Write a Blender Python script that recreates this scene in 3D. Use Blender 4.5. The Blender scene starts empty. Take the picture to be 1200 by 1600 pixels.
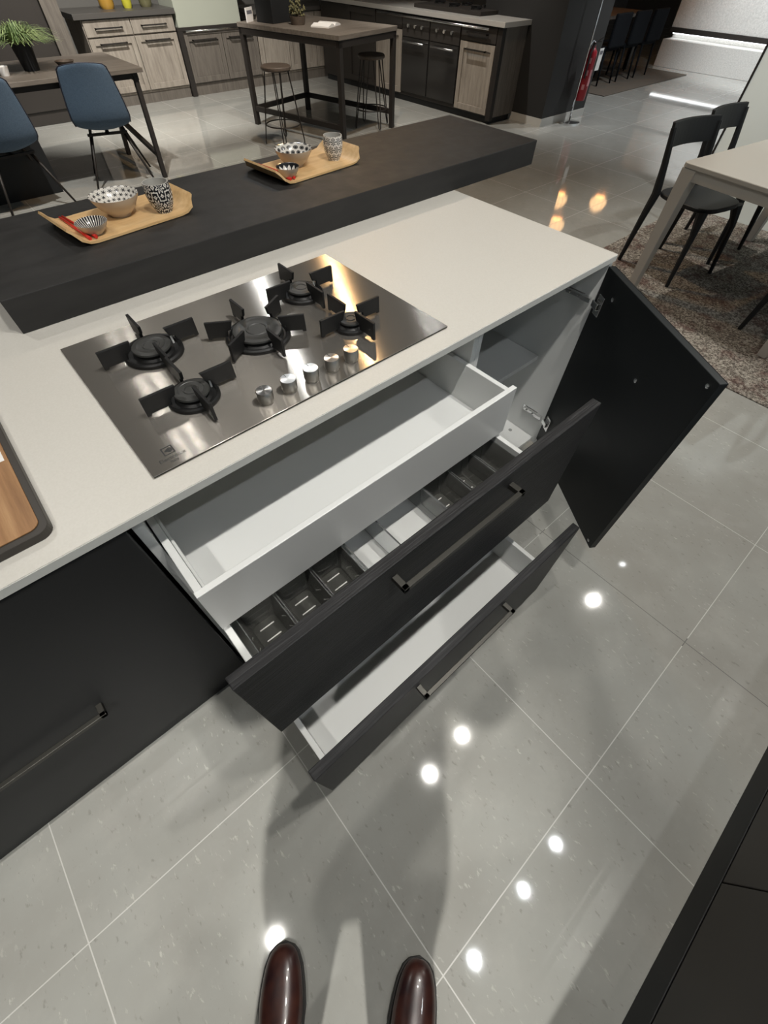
import bpy, bmesh, math, random
from mathutils import Vector, Matrix
random.seed(7)
PI = math.pi
sc = bpy.context.scene
COL = sc.collection

# ------------------------------------------------------------------ camera
cam_d = bpy.data.cameras.new('camera'); cam = bpy.data.objects.new('camera', cam_d); COL.objects.link(cam)
cam.location = (-1.383, -0.5383, 1.4306)
cam.rotation_mode = 'XYZ'; cam.rotation_euler = (0.6218, -0.0131, -0.7196)
cam_d.sensor_fit = 'VERTICAL'; cam_d.sensor_height = 36.0; cam_d.sensor_width = 27.0
cam_d.lens = 656.4728 / 1600 * 36.0
cam_d.clip_start = 0.02; cam_d.clip_end = 80
sc.camera = cam

# ------------------------------------------------------------------ world, exposure
w = bpy.data.worlds.new('world'); sc.world = w; w.use_nodes = True
w.node_tree.nodes['Background'].inputs[0].default_value = (0.80, 0.90, 0.95, 1)
w.node_tree.nodes['Background'].inputs[1].default_value = 0.6
vs = sc.view_settings
vs.view_transform = 'Standard'; vs.look = 'None'; vs.gamma = 1; vs.use_curve_mapping = False; vs.exposure = 0.0

# spotlights: x, y, z of the head, aim point, power, cone degrees, colour
NEUT = (1.0, 0.965, 0.90); COOL = (0.93, 0.97, 1.0); WARM = (1.0, 0.62, 0.28)
SPOTS = [
    (-2.50, -0.62, 3.2, (-2.3, -0.2, 0.5), 76, 95, NEUT),
    (-0.82, -0.64, 3.2, (-1.0, -0.3, 0.5), 80, 95, NEUT),
    (-0.35, -0.62, 3.2, (-0.35, -0.1, 0.6), 102, 95, NEUT),
    (1.88, -0.67, 3.2, (1.2, -0.2, 0.2), 110, 95, NEUT),
    (-2.60, -1.73, 3.2, (-1.76, -0.52, 0.0), 370, 33, NEUT),
    (-1.42, -1.73, 3.2, (-1.4, -0.5, 0.3), 14, 70, COOL),
    (-0.81, -1.73, 3.2, (-0.6, -0.5, 0.3), 12, 70, COOL),
    (-0.36, -1.73, 3.2, (-0.2, -0.5, 0.3), 12, 70, COOL),
    (-1.90, 2.10, 3.2, (-1.2, 0.9, 0.9), 45, 60, NEUT),
    (2.3, 1.3, 3.2, (2.6, 0.2, 0.4), 150, 80, NEUT),  # unseen fill lamp, added to light the dining set
    (0.55, 3.00, 3.2, (0.6, 3.2, 0.3), 50, 150, COOL),
    (1.42, 3.00, 3.2, (1.5, 3.2, 0.3), 120, 150, WARM),
    (2.40, 3.00, 3.2, (2.5, 3.2, 0.3), 12, 150, COOL),
    (2.56, 3.00, 3.2, (2.6, 3.2, 0.3), 12, 150, COOL),
    (-0.92, 3.00, 3.2, (-0.9, 3.2, 0.3), 5, 150, NEUT),
    (-0.78, 3.00, 3.2, (-0.7, 3.2, 0.3), 7, 150, NEUT),
    (2.60, -0.64, 3.2, (3.6, -0.1, 0.8), 130, 60, COOL),  # added only to brighten the pale partition
    (-0.40, 3.10, 3.2, (-0.4, 4.9, 0.4), 420, 50, NEUT),  # unseen lamp added as fill for the blue chairs
    (0.60, 4.90, 3.2, (1.3, 7.3, 0.4), 850, 75, NEUT),  # added fill, brightens the far oak fronts
    (2.0, 3.4, 3.2, (2.4, 5.1, 0.3), 230, 70, NEUT),  # fill lamp added for the bar table area
    (3.0, 4.4, 3.2, (4.3, 4.5, 0.3), 240, 60, NEUT),  # added out of view to light the oven run
    (6.4, 2.4, 3.2, (6.6, 2.4, 0.0), 380, 100, COOL),  # added fill for the dark floor at far right
    (8.0, 2.4, 3.2, (10.0, 2.4, 1.0), 900, 75, COOL),  # unseen lamp, added to brighten the stepped platform
]
SPOT_LABELS = ['spotlight on the front track, the one farthest left', 'left one of the two close-set spotlights on the front track', 'right one of the two close-set spotlights on the front track',
    'spotlight on the front track, the one farthest right toward the dining table', 'spotlight behind the left shoulder of the standing person, casting the long shadow', 'spotlight directly behind the standing person',
    'spotlight on the rear track, second from its right end', 'spotlight at the right end of the rear track', 'spotlight beyond the left end of the bar top, casting the edge shadow on the worktop',
    'added fill spotlight above the taupe dining table', 'cool spotlight whose streak shows in the middle of the hob', 'warm orange spotlight mirrored in the right side of the hob', 'faint spotlight mirrored at the right corner of the hob, left of a close pair', 'faint spotlight mirrored at the right corner of the hob, right of a close pair',
    'spotlight mirrored at the left side of the hob, left of a close pair', 'spotlight mirrored at the left side of the hob, right of a close pair', 'added cool fill spotlight brightening the pale glass partition', 'added fill spotlight aimed at the blue shell chairs', 'added fill spotlight washing the pale oak kitchen fronts', 'added fill spotlight over the bar table', 'added fill spotlight washing the ovens',
    'added fill spotlight over the open floor beside the fire extinguisher', 'added fill spotlight washing the pale stepped platform']

# ------------------------------------------------------------------ materials
def mat(name, col=(.5, .5, .5), rough=.5, metal=0.0, emit=None, estr=0, trans=0, ior=1.45, coat=0, spec=.5, alpha=1):
    m = bpy.data.materials.new(name); m.use_nodes = True
    b = m.node_tree.nodes['Principled BSDF']
    b.inputs['Base Color'].default_value = (*col, 1); b.inputs['Roughness'].default_value = rough
    b.inputs['Metallic'].default_value = metal; b.inputs['IOR'].default_value = ior
    b.inputs['Transmission Weight'].default_value = trans; b.inputs['Coat Weight'].default_value = coat
    b.inputs['Specular IOR Level'].default_value = spec; b.inputs['Alpha'].default_value = alpha
    if emit:
        b.inputs['Emission Color'].default_value = (*emit, 1); b.inputs['Emission Strength'].default_value = estr
    return m
class N:
    """tiny node helper"""
    def __init__(s, m): s.t = m.node_tree; s.b = s.t.nodes['Principled BSDF']
    def n(s, k, **kw):
        x = s.t.nodes.new(k)
        for a, v in kw.items(): setattr(x, a, v)
        return x
    def l(s, a, b): s.t.links.new(a, b)
    def co(s, scale=(1, 1, 1), loc=(0, 0, 0), rot=(0, 0, 0)):
        c = s.n('ShaderNodeTexCoord'); mp = s.n('ShaderNodeMapping')
        mp.inputs['Scale'].default_value = scale; mp.inputs['Location'].default_value = loc; mp.inputs['Rotation'].default_value = rot
        s.l(c.outputs['Object'], mp.inputs['Vector']); return mp.outputs[0]
    def noise(s, vec, scale, detail=4, rough=.55):
        x = s.n('ShaderNodeTexNoise'); x.inputs['Scale'].default_value = scale
        x.inputs['Detail'].default_value = detail; x.inputs['Roughness'].default_value = rough
        s.l(vec, x.inputs['Vector']); return x.outputs['Fac']
    def ramp(s, fac, stops, interp='LINEAR'):
        r = s.n('ShaderNodeValToRGB'); r.color_ramp.interpolation = interp; e = r.color_ramp.elements
        while len(e) < len(stops): e.new(.5)
        for q, (p, c) in zip(e, stops):
            q.position = p; q.color = (*c, 1) if len(c) == 3 else c
        s.l(fac, r.inputs[0]); return r.outputs[0]
    def m(s, op, a, b=None, c=None):
        x = s.n('ShaderNodeMath', operation=op)
        for i, v in enumerate((a, b, c)):
            if v is None: continue
            if isinstance(v, (int, float)): x.inputs[i].default_value = v
            else: s.l(v, x.inputs[i])
        return x.outputs[0]
    def mix(s, f, a, b):
        x = s.n('ShaderNodeMix', data_type='RGBA')
        for k, v in ((0, f), (6, a), (7, b)):
            if isinstance(v, (int, float)): x.inputs[k].default_value = v
            elif isinstance(v, tuple): x.inputs[k].default_value = (*v, 1)
            else: s.l(v, x.inputs[k])
        return x.outputs[2]
    def bump(s, h, strength=.2, dist=.002):
        x = s.n('ShaderNodeBump'); x.inputs['Strength'].default_value = strength; x.inputs['Distance'].default_value = dist
        s.l(h, x.inputs['Height']); s.l(x.outputs[0], s.b.inputs['Normal'])
    def col(s, c): s.l(c, s.b.inputs['Base Color'])
    def xyz(s):
        c = s.n('ShaderNodeTexCoord'); x = s.n('ShaderNodeSeparateXYZ'); s.l(c.outputs['Object'], x.inputs[0]); return x.outputs

def wood(name, c1, c2, c3, axis='x', sc_=1.0, rough=.5, fine=14, bump=.15):
    m = mat(name, c2, rough, spec=.35 if 'black' in name else .5); k = N(m)
    s = {'x': (1.2, fine, fine), 'y': (fine, 1.2, fine), 'z': (fine, fine, 1.2)}[axis]
    v = k.co(tuple(q * sc_ for q in s)); f = k.noise(v, 3.0, 6, .65)
    k.col(k.ramp(f, [(.25, c1), (.5, c2), (.75, c3)]))
    if bump: k.bump(f, bump, .002)
    return m

# floor tiles: 600 mm polished porcelain with pale joints and flecks
M_floor = mat('polished_porcelain_floor', (.34, .34, .32), .11); k = N(M_floor)
X = k.xyz()
def joint(o, off, wd):
    a = k.m('ADD', o, off); a = k.m('DIVIDE', a, .6); a = k.m('FRACT', a); a = k.m('SUBTRACT', a, .5); a = k.m('ABSOLUTE', a)
    return k.m('GREATER_THAN', a, .5 - wd / .6)
jx = joint(X[0], 2.0688 + 60, .0014); jy = joint(X[1], .8752 + 60, .0014); jj = k.m('MAXIMUM', jx, jy)
cv = k.co((1, 1, 1)); big = k.noise(cv, 2.2, 5, .6); cl = k.noise(cv, 9, 5, .65)
base = k.ramp(big, [(.3, (.275, .27, .248)), (.7, (.318, .322, .30))])
base = k.mix(k.m('MULTIPLY', k.ramp(cl, [(.5, (0, 0, 0)), (.8, (1, 1, 1))]), .35), base, (.40, .39, .36))
fl = k.noise(k.co((1, .4, 1), rot=(0, 0, .5)), 85, 4, .6); msk = k.noise(cv, 7, 3, .6)
fw = k.m('MULTIPLY', k.ramp(fl, [(.61, (0, 0, 0)), (.68, (1, 1, 1))]), k.ramp(msk, [(.42, (0, 0, 0)), (.6, (1, 1, 1))]))
base = k.mix(k.m('MULTIPLY', fw, .42), base, (.56, .55, .50))
fd = k.noise(k.co((1, .45, 1), loc=(3, 7, 0), rot=(0, 0, -.6)), 75, 4, .6)
base = k.mix(k.m('MULTIPLY', k.ramp(fd, [(.62, (0, 0, 0)), (.69, (1, 1, 1))]), .35), base, (.13, .12, .11))
dk_ = k.m('LESS_THAN', k.m('ABSOLUTE', k.m('ADD', X[0], .269)), .02); base = k.mix(jj, base, k.mix(dk_, (.46, .455, .43), (.12, .115, .11))); k.col(base)
k.l(k.m('ADD', k.m('MULTIPLY', jj, .4), k.m('ADD', k.m('MULTIPLY', cl, .03), .035)), k.b.inputs['Roughness'])

M_top = mat('white_laminate_worktop', (.55, .53, .485), .4); k = N(M_top)
k.col(k.ramp(k.noise(k.co(), 260, 2, .5), [(.3, (.535, .515, .47)), (.7, (.565, .545, .50))])); pass
M_edge = mat('worktop_edge_band', (.56, .56, .53), .4)
M_blackwood = wood('black_stained_oak', (.004, .004, .0045), (.010, .010, .011), (.045, .045, .046), 'x', 2.2, .5, 40, .6)
M_blackwoodz = wood('black_stained_oak_upright', (.007, .0075, .008), (.010, .011, .012), (.015, .016, .017), 'z', 1.0, .45, 30, .06)
M_farchair = mat('black_velvet', (.008, .009, .011), .95, spec=.1)
M_front = mat('black_matt_front', (.012, .0125, .0135), .5, spec=.35)
M_doorin = mat('black_melamine_door_inside', (.013, .015, .016), .42, spec=.35)
M_bar = mat('anthracite_bar_laminate', (.03, .03, .03), .5, spec=.3); k = N(M_bar)
k.col(k.ramp(k.noise(k.co((1, 6, 6)), 5, 5, .6), [(.3, (.020, .0195, .019)), (.7, (.029, .028, .027))]))
k.l(k.ramp(k.noise(k.co(), 14, 5), [(.3, (.42,) * 3), (.7, (.58,) * 3)]), k.b.inputs['Roughness'])
M_white = mat('white_melamine', (.68, .69, .68), .4)
M_drawer = mat('white_lacquered_drawer', (.66, .67, .66), .35)
M_grey = mat('grey_carcass_edge', (.30, .31, .30), .45)
M_chrome = mat('chrome', (.8, .8, .8), .15, 1)
M_steel = mat('grey_steel_rail', (.50, .50, .50), .35, 1)
M_handle = mat('dark_bronze_handle', (.055, .053, .047), .42, .7)
M_knob = mat('brushed_steel_knob', (.34, .33, .31), .35, 1)
M_knobtop = mat('spun_steel_knob_top', (.62, .61, .59), .28, 1); k = N(M_knobtop)
k.b.inputs['Anisotropic'].default_value = .85
tg = k.n('ShaderNodeVectorMath', operation='MULTIPLY'); tc = k.n('ShaderNodeTexCoord'); k.l(tc.outputs['Object'], tg.inputs[0]); tg.inputs[1].default_value = (1, 1, 0); k.l(tg.outputs[0], k.b.inputs['Tangent'])
M_hob = mat('brushed_stainless_hob', (.50, .465, .42), .215, .87); k = N(M_hob)
k.b.inputs['Anisotropic'].default_value = 1.0
cb = k.n('ShaderNodeCombineXYZ'); cb.inputs[1].default_value = 1; k.l(cb.outputs[0], k.b.inputs['Tangent'])

M_iron = mat('black_enamel_cast_iron', (.010, .010, .010), .45, spec=.35)
M_cap = mat('burner_cap_dark_enamel', (.035, .035, .033), .4)
M_print = mat('dark_printed_mark', (.03, .03, .03), .5)
M_oak = wood('oak_board', (.17, .080, .030), (.29, .15, .062), (.42, .245, .115), 'y', 1.0, .45, 18, .1)
M_boardrim = mat('dark_rubber_rim', (.035, .030, .025), .45)
M_paper = mat('white_paper_sticker', (.75, .74, .72), .6)
M_ink = mat('grey_ink', (.15, .15, .17), .6)
M_bamboo = wood('bamboo_tray', (.50, .30, .13), (.64, .42, .20), (.74, .52, .28), 'x', 1.2, .4, 14, .08)
M_cream = mat('cream_glazed_ceramic', (.50, .42, .33), .25)
M_red = mat('red_lacquer', (.55, .03, .02), .3)
M_smoke = mat('smoked_clear_plastic', (.33, .33, .31), .04, trans=.85, ior=1.5)
M_acryl = mat('clear_acrylic_divider', (.75, .77, .77), .03, trans=.9, ior=1.45)
M_dark = mat('dark_metal_frame', (.022, .019, .017), .5, spec=.35)
M_greyoak = wood('grey_washed_oak', (.17, .145, .12), (.25, .22, .185), (.33, .295, .25), 'z', 1.0, .55, 10, .2)
M_greyoakd = wood('darker_grey_oak', (.075, .065, .055), (.11, .096, .082), (.15, .132, .112), 'z', 1.0, .55, 10, .2)
M_darkunit = mat('charcoal_kitchen_front', (.032, .028, .025), .4, spec=.4)
M_darkworktop = mat('dark_stone_worktop', (.07, .065, .06), .4)
M_lightworktop = mat('pale_stone_worktop', (.38, .365, .34), .3)
M_oven = mat('black_oven_glass', (.020, .019, .018), .12)
M_sage = mat('sage_grey_panel', (.33, .345, .29), .5)
M_blue = mat('blue_felt_upholstery', (.075, .115, .17), .85); k = N(M_blue)
nf = k.noise(k.co(), 150, 3); k.col(k.ramp(nf, [(.3, (.062, .098, .148)), (.7, (.088, .135, .195))])); k.bump(nf, .3, .001)
M_bluetrim = mat('navy_piping', (.02, .022, .035), .6)
M_tabletop = wood('grey_brown_table_top', (.10, .085, .07), (.145, .125, .105), (.20, .175, .15), 'x', 1.0, .5, 10, .15)
M_stoolseat = wood('worn_brown_stool_seat', (.05, .038, .03), (.085, .065, .05), (.12, .092, .072), 'x', 1, .5, 12, .1)
M_taupe = mat('taupe_satin_table', (.40, .375, .335), .32)
M_blkplastic = mat('black_satin_plastic', (.013, .014, .015), .5, spec=.35)
M_rug = mat('vintage_rug', (.3, .25, .22), .95); k = N(M_rug)
cv = k.co(); r1 = k.noise(cv, 2.0, 3, .6); r2 = k.noise(cv, 55, 5, .75); r3 = k.noise(k.co(loc=(9, 2, 0)), 5, 4, .7)
r2 = k.noise(cv, 80, 5, .8); ca = k.ramp(r2, [(.42, (.050, .040, .033)), (.49, (.17, .15, .125)), (.58, (.40, .37, .32))])
cbb = k.ramp(r2, [(.40, (.050, .030, .025)), (.52, (.11, .068, .056)), (.62, (.27, .21, .18))])
k.col(k.mix(k.ramp(r3, [(.50, (0, 0, 0)), (.62, (1, 1, 1))]), ca, cbb)); k.bump(r2, .8, .006)
M_brownrug = mat('brown_rug', (.085, .07, .055), .95)
M_pillar = mat('charcoal_column_paint', (.022, .0215, .021), .55, spec=.3)
M_base = mat('pale_skirting', (.42, .41, .38), .4)
M_stone = mat('pale_stone_cladding', (.50, .49, .46), .6); k = N(M_stone)
k.col(k.ramp(k.noise(k.co(), 60, 4, .7), [(.3, (.38, .37, .35)), (.7, (.56, .55, .52))]))
M_wallw = mat('white_glass_partition', (.80, .86, .83), .3)
M_led = mat('led_strip_light', (1, 1, 1), .5, emit=(.95, .98, 1.0), estr=4)
M_ceil = mat('grey_ceiling', (.20, .195, .18), .8)
M_wall = mat('dark_store_wall', (.14, .135, .125), .8)
M_lens = mat('lamp_lens', (1, 1, 1), .5, emit=(.95, .98, 1.0), estr=160)
M_tube = mat('linear_lamp_glow', (1, 1, 1), .5, emit=(.95, .98, 1.0), estr=9)
M_shade = mat('warm_lampshade', (.9, .6, .3), .6, emit=(1.0, .58, .26), estr=5)
M_redpaint = mat('red_extinguisher_paint', (.26, .008, .016), .35)
M_leaf = mat('green_grass_leaf', (.12, .19, .055), .5); k = N(M_leaf)
k.col(k.ramp(k.noise(k.co(), 12, 2), [(.3, (.09, .16, .05)), (.7, (.38, .47, .22))]))
M_amber = mat('amber_glass', (.55, .32, .06), .15, trans=.3); M_yellow = mat('yellow_glass', (.62, .58, .06), .15, trans=.3)
M_olive = mat('olive_glass', (.18, .17, .09), .2, trans=.3)
M_leather = mat('burgundy_brown_leather', (.040, .012, .010), .3, coat=.25); k = N(M_leather)
k.col(k.ramp(k.noise(k.co(), 18, 3), [(.3, (.020, .008, .009)), (.7, (.080, .027, .018))]))
M_sole = mat('black_sole', (.02, .018, .016), .6)
M_trouser = mat('dark_wool_trousers', (.03, .032, .04), .85); M_jacket = mat('charcoal_jacket', (.05, .05, .055), .85)
M_skin = mat('skin', (.45, .27, .19), .5); M_hair = mat('dark_hair', (.02, .014, .01), .6); M_lips = mat('lips', (.35, .14, .12), .5)

# patterned ceramics, black figures on a pale glaze (angle / height lattice around the vessel axis)
def ceramic(name, kind):
    m = mat(name, (.6, .58, .54), .2); k = N(m); X = k.xyz()
    ang = k.m('DIVIDE', k.m('ARCTAN2', X[1], X[0]), 2 * PI)
    rad = k.m('SQRT', k.m('ADD', k.m('MULTIPLY', X[0], X[0]), k.m('MULTIPLY', X[1], X[1])))
    rz_ = k.m('ADD', rad, X[2]); W = (.66, .63, .58); B = (.018, .018, .020)
    def lattice(un, vn, vsrc):
        v = k.m('MULTIPLY', vsrc, vn); row = k.m('MODULO', k.m('FLOOR', v), 2.0)
        u = k.m('ADD', k.m('MULTIPLY', k.m('ADD', ang, 1.0), un), k.m('MULTIPLY', row, .5))
        return k.m('SUBTRACT', k.m('FRACT', u), .5), k.m('SUBTRACT', k.m('FRACT', v), .5)
    if kind in ('flower', 'dots', 'leaf', 'daisy'):
        un, vn, src = {'flower': (20, 70, rz_), 'dots': (15, 52, rz_), 'leaf': (6, 24, X[2]), 'daisy': (11, 48, X[2])}[kind]
        du, dv = lattice(un, vn, src)
        r = k.m('SQRT', k.m('ADD', k.m('MULTIPLY', du, du), k.m('MULTIPLY', dv, dv))); th = k.m('ARCTAN2', dv, du)
        if kind == 'flower': f = k.m('LESS_THAN', r, k.m('ADD', .27, k.m('MULTIPLY', k.m('COSINE', k.m('MULTIPLY', th, 6)), .15)))
        elif kind == 'dots':
            f = k.m('LESS_THAN', r, .38); f = k.m('SUBTRACT', f, k.m('MULTIPLY', k.m('LESS_THAN', k.m('ABSOLUTE', k.m('SUBTRACT', r, .25)), .035), .35))
        elif kind == 'leaf': f = k.m('GREATER_THAN', k.m('SINE', k.m('ADD', k.m('MULTIPLY', r, 22), k.m('MULTIPLY', k.m('COSINE', k.m('MULTIPLY', th, 8)), 2.0))), -.35)
        else: f = k.m('MULTIPLY', k.m('GREATER_THAN', k.m('COSINE', k.m('MULTIPLY', th, 8)), .0), k.m('LESS_THAN', r, .47))
    elif kind == 'stripes':
        f = k.m('GREATER_THAN', k.m('COSINE', k.m('MULTIPLY', ang, 2 * PI * 34)), -.35)
    else:
        f = k.m('GREATER_THAN', k.m('ADD', k.m('COSINE', k.m('MULTIPLY', ang, 2 * PI * 12)), k.m('SINE', k.m('MULTIPLY', rad, 420))), -.2)
    k.col(k.mix(f, W, B)); return m
M_c_flower = ceramic('flower_glaze', 'flower'); M_c_dots = ceramic('spotted_glaze', 'dots'); M_c_leaf = ceramic('leaf_glaze', 'leaf')
M_c_daisy = ceramic('daisy_glaze', 'daisy'); M_c_str = ceramic('striped_glaze', 'stripes'); M_c_net = ceramic('netted_glaze', 'net')

# ------------------------------------------------------------------ mesh helpers
class MB:
    def __init__(s): s.bm = bmesh.new(); s.mi = 0
    def _f(s, f): f.material_index = s.mi; return f
    def box(s, x0, x1, y0, y1, z0, z1, mtx=None):
        c = [Vector((x, y, z)) for z in (z0, z1) for y in (y0, y1) for x in (x0, x1)]
        if mtx: c = [mtx @ p for p in c]
        v = [s.bm.verts.new(p) for p in c]
        for q in ((0, 2, 3, 1), (4, 5, 7, 6), (0, 1, 5, 4), (2, 6, 7, 3), (0, 4, 6, 2), (1, 3, 7, 5)): s._f(s.bm.faces.new([v[i] for i in q]))
        return s
    def beam(s, a, b, wx, wy, up=(0, 0, 1)):
        a, b = Vector(a), Vector(b); d = (b - a); L = d.length; d.normalize(); u = Vector(up)
        if abs(d.dot(u)) > .95: u = Vector((0, 1, 0))
        x = d.cross(u).normalized(); y = x.cross(d).normalized()
        m = Matrix((x, y, d)).transposed().to_4x4(); m.translation = a
        return s.box(-wx / 2, wx / 2, -wy / 2, wy / 2, 0, L, m)
    def tube(s, pts, r, n=10, closed=False, caps=True):
        pts = [Vector(p) for p in pts]; R = r if isinstance(r, (list, tuple)) else [r] * len(pts); rings = []
        prev = None; m_ = len(pts)
        for i, p in enumerate(pts):
            if closed: d = pts[(i + 1) % m_] - pts[i - 1]
            else: d = pts[min(i + 1, m_ - 1)] - pts[max(i - 1, 0)]
            d.normalize()
            if prev is None: x = d.orthogonal().normalized()
            else: x = (prev - d * prev.dot(d)).normalized()
            prev = x; y = d.cross(x)
            rings.append([s.bm.verts.new(p + (x * math.cos(2 * PI * j / n) + y * math.sin(2 * PI * j / n)) * R[i]) for j in range(n)])
        for i in range(m_ if closed else m_ - 1):
            A, B = rings[i], rings[(i + 1) % m_]
            for j in range(n): s._f(s.bm.faces.new((A[j], A[(j + 1) % n], B[(j + 1) % n], B[j]))).smooth = True
        if caps and not closed: s._f(s.bm.faces.new(rings[0][::-1])); s._f(s.bm.faces.new(rings[-1]))
        return s
    def lathe(s, prof, c=(0, 0, 0), n=40, mi=None, smooth=True):
        rings = []
        for r, z in prof:
            if r < 1e-6: rings.append([s.bm.verts.new((c[0], c[1], c[2] + z))])
            else: rings.append([s.bm.verts.new((c[0] + r * math.cos(2 * PI * j / n), c[1] + r * math.sin(2 * PI * j / n), c[2] + z)) for j in range(n)])
        for i in range(len(prof) - 1):
            A, B = rings[i], rings[i + 1]
            for j in range(n):
                j2 = (j + 1) % n
                if len(A) == 1 and len(B) == 1: continue
                if len(A) == 1: f = (A[0], B[j2], B[j])
                elif len(B) == 1: f = (A[j], A[j2], B[0])
                else: f = (A[j], A[j2], B[j2], B[j])
                f = s.bm.faces.new(f); f.material_index = mi[i] if mi else s.mi; f.smooth = smooth
        return s
    def prism(s, poly, z0, z1):
        a = [s.bm.verts.new((x, y, z0)) for x, y in poly]; b = [s.bm.verts.new((x, y, z1)) for x, y in poly]; n = len(poly)
        s._f(s.bm.faces.new(a[::-1])); s._f(s.bm.faces.new(b))
        for i in range(n): s._f(s.bm.faces.new((a[i], a[(i + 1) % n], b[(i + 1) % n], b[i])))
        return s
    def build(s, name, m, parent=None, loc=None, bevel=0, seg=2, smooth=False, rotz=None, absolute=False, sub=0):
        if absolute:
            off = Vector(loc) if loc else Vector((0, 0, 0))
            if parent: off = world_loc(parent)
            for v in s.bm.verts: v.co -= off
        bmesh.ops.recalc_face_normals(s.bm, faces=s.bm.faces)
        for e in s.bm.edges:
            if len(e.link_faces) == 2 and e.calc_face_angle(0) > .62: e.smooth = False
        me = bpy.data.meshes.new(name); s.bm.to_mesh(me); s.bm.free()
        for q in (m if isinstance(m, (list, tuple)) else [m]): me.materials.append(q)
        if smooth:
            for p in me.polygons: p.use_smooth = True
        o = bpy.data.objects.new(name, me); COL.objects.link(o)
        if parent: o.parent = parent
        if loc is not None and not (absolute and parent): o.location = loc
        if rotz: o.rotation_euler = (0, 0, rotz)
        if bevel:
            b = o.modifiers.new('bevel', 'BEVEL'); b.width = bevel; b.segments = seg; b.limit_method = 'ANGLE'; b.angle_limit = .7
        if sub:
            b = o.modifiers.new('sub', 'SUBSURF'); b.levels = sub; b.render_levels = sub
        return o
def world_loc(o):
    p = Vector(o.location)
    while o.parent: o = o.parent; p = p + o.location
    return p
def tag(o, label=None, cat=None, group=None, kind=None):
    if label: o['label'] = label
    if cat: o['category'] = cat
    if group: o['group'] = group
    if kind: o['kind'] = kind
    return o
def thing(name, label, cat, loc=(0, 0, 0), rz=0, group=None):
    o = bpy.data.objects.new(name, None); COL.objects.link(o); o.location = loc; o.rotation_euler = (0, 0, rz); o.empty_display_size = .05
    return tag(o, label, cat, group)
def B(name, x0, x1, y0, y1, z0, z1, m, parent=None, bevel=.0015, **kw):
    if parent is None:
        return MB().box(x0, x1, y0, y1, z0, z1).build(name, m, None, ((x0 + x1) / 2, (y0 + y1) / 2, z0), bevel, absolute=True, **kw)
    return MB().box(x0, x1, y0, y1, z0, z1).build(name, m, parent, None, bevel, absolute=True, **kw)
def struct(name, x0, x1, y0, y1, z0, z1, m):
    return tag(B(name, x0, x1, y0, y1, z0, z1, m, bevel=0), kind='structure')
def copy_thing(root, loc, rz, label=None, group=None):
    r = root.copy(); COL.objects.link(r); r.location = loc; r.rotation_euler = (0, 0, rz)
    if label: r['label'] = label
    if group: r['group'] = group
    def kids(src, dst):
        for ch in list(src.children):
            c = ch.copy(); COL.objects.link(c); c.parent = dst; kids(ch, c)
    kids(root, r); return r
def rrect(x0, x1, y0, y1, r, n=6):
    out = []
    for cx, cy, a0 in ((x1 - r, y1 - r, 0), (x0 + r, y1 - r, 90), (x0 + r, y0 + r, 180), (x1 - r, y0 + r, 270)):
        for i in range(n + 1):
            a = math.radians(a0 + 90 * i / n); out.append((cx + r * math.cos(a), cy + r * math.sin(a)))
    return out

# ------------------------------------------------------------------ setting
fo = MB().box(-7, 16, -6, 11, -.05, 0).build('floor', M_floor); tag(fo, kind='structure')
struct('ceiling', -7, 16, -6, 11, 3.5, 3.6, M_ceil)
struct('wall_back', -7, 16, 8.6, 8.75, 0, 3.5, M_wall)
struct('wall_left', -7, -6.9, -6, 8.6, 0, 3.5, M_wall)
struct('wall_right', 15.5, 15.6, -6, 8.6, 0, 3.5, M_wall)
# charcoal column beside the far kitchen, with pale skirting
struct('wall_column', 4.64, 5.56, 3.38, 4.5, .075, 3.5, M_pillar)
struct('baseboard_column', 4.633, 5.567, 3.373, 4.5, 0, .075, M_base)
# pale glass partition behind the dining set
struct('wall_partition', 3.58, 3.64, -3.2, .985, 0, 2.5, M_wallw)
struct('trim_1', 3.575, 3.645, .985, 1.0, 0, 2.5, M_dark)

# ------------------------------------------------------------------ kitchen island
H = .8856
wt = thing('worktop', 'long pale cream worktop with the steel gas hob set into it', 'worktop', (-1.6, .45, H - .018))
B('top_surface', -3.3, 0, 0, .98, H - .018, H, M_top, wt, .001)
B('edge_band', -3.3, 0, -.0012, 0, H - .018, H - .0015, M_edge, wt, 0)
bar = thing('snack_bar_top', 'thick charcoal black bar top lying along the back of the pale worktop', 'bar top', (-.48, .88, H))
B('slab', -1.4103, .4461, .647, 1.1094, H, .9601, M_bar, bar, .002)

ZT = H - .018
# left unit: one wide black front with a bar handle
cu = thing('base_cabinet', 'closed black kitchen cabinet with a long bar handle under the oak board', 'cabinet', (-2.4, .3, 0))
c = MB(); c.box(-3.3, -1.4625, .026, .58, .13, ZT); c.build('carcass', M_grey, cu, absolute=True)
B('plinth', -3.3, -1.447, .034, .50, 0, .128, M_blkplastic, cu, 0)
B('cabinet_front', -3.28, -1.447, .002, .022, .118, .862, M_front, cu, .002)
def bar_handle(parent, x0, x1, y, z, m=M_handle, dep=.032, name='handle'):
    h = MB(); h.box(x0, x1, y - dep, y - dep + .010, z - .005, z + .007)
    h.box(x0, x0 + .012, y - dep, y, z - .005, z + .007); h.box(x1 - .012, x1, y - dep, y, z - .005, z + .007)
    return h.build(name, m, parent, absolute=True, bevel=.001)
bar_handle(cu, -2.45, -1.705, .004, .44)

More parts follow.
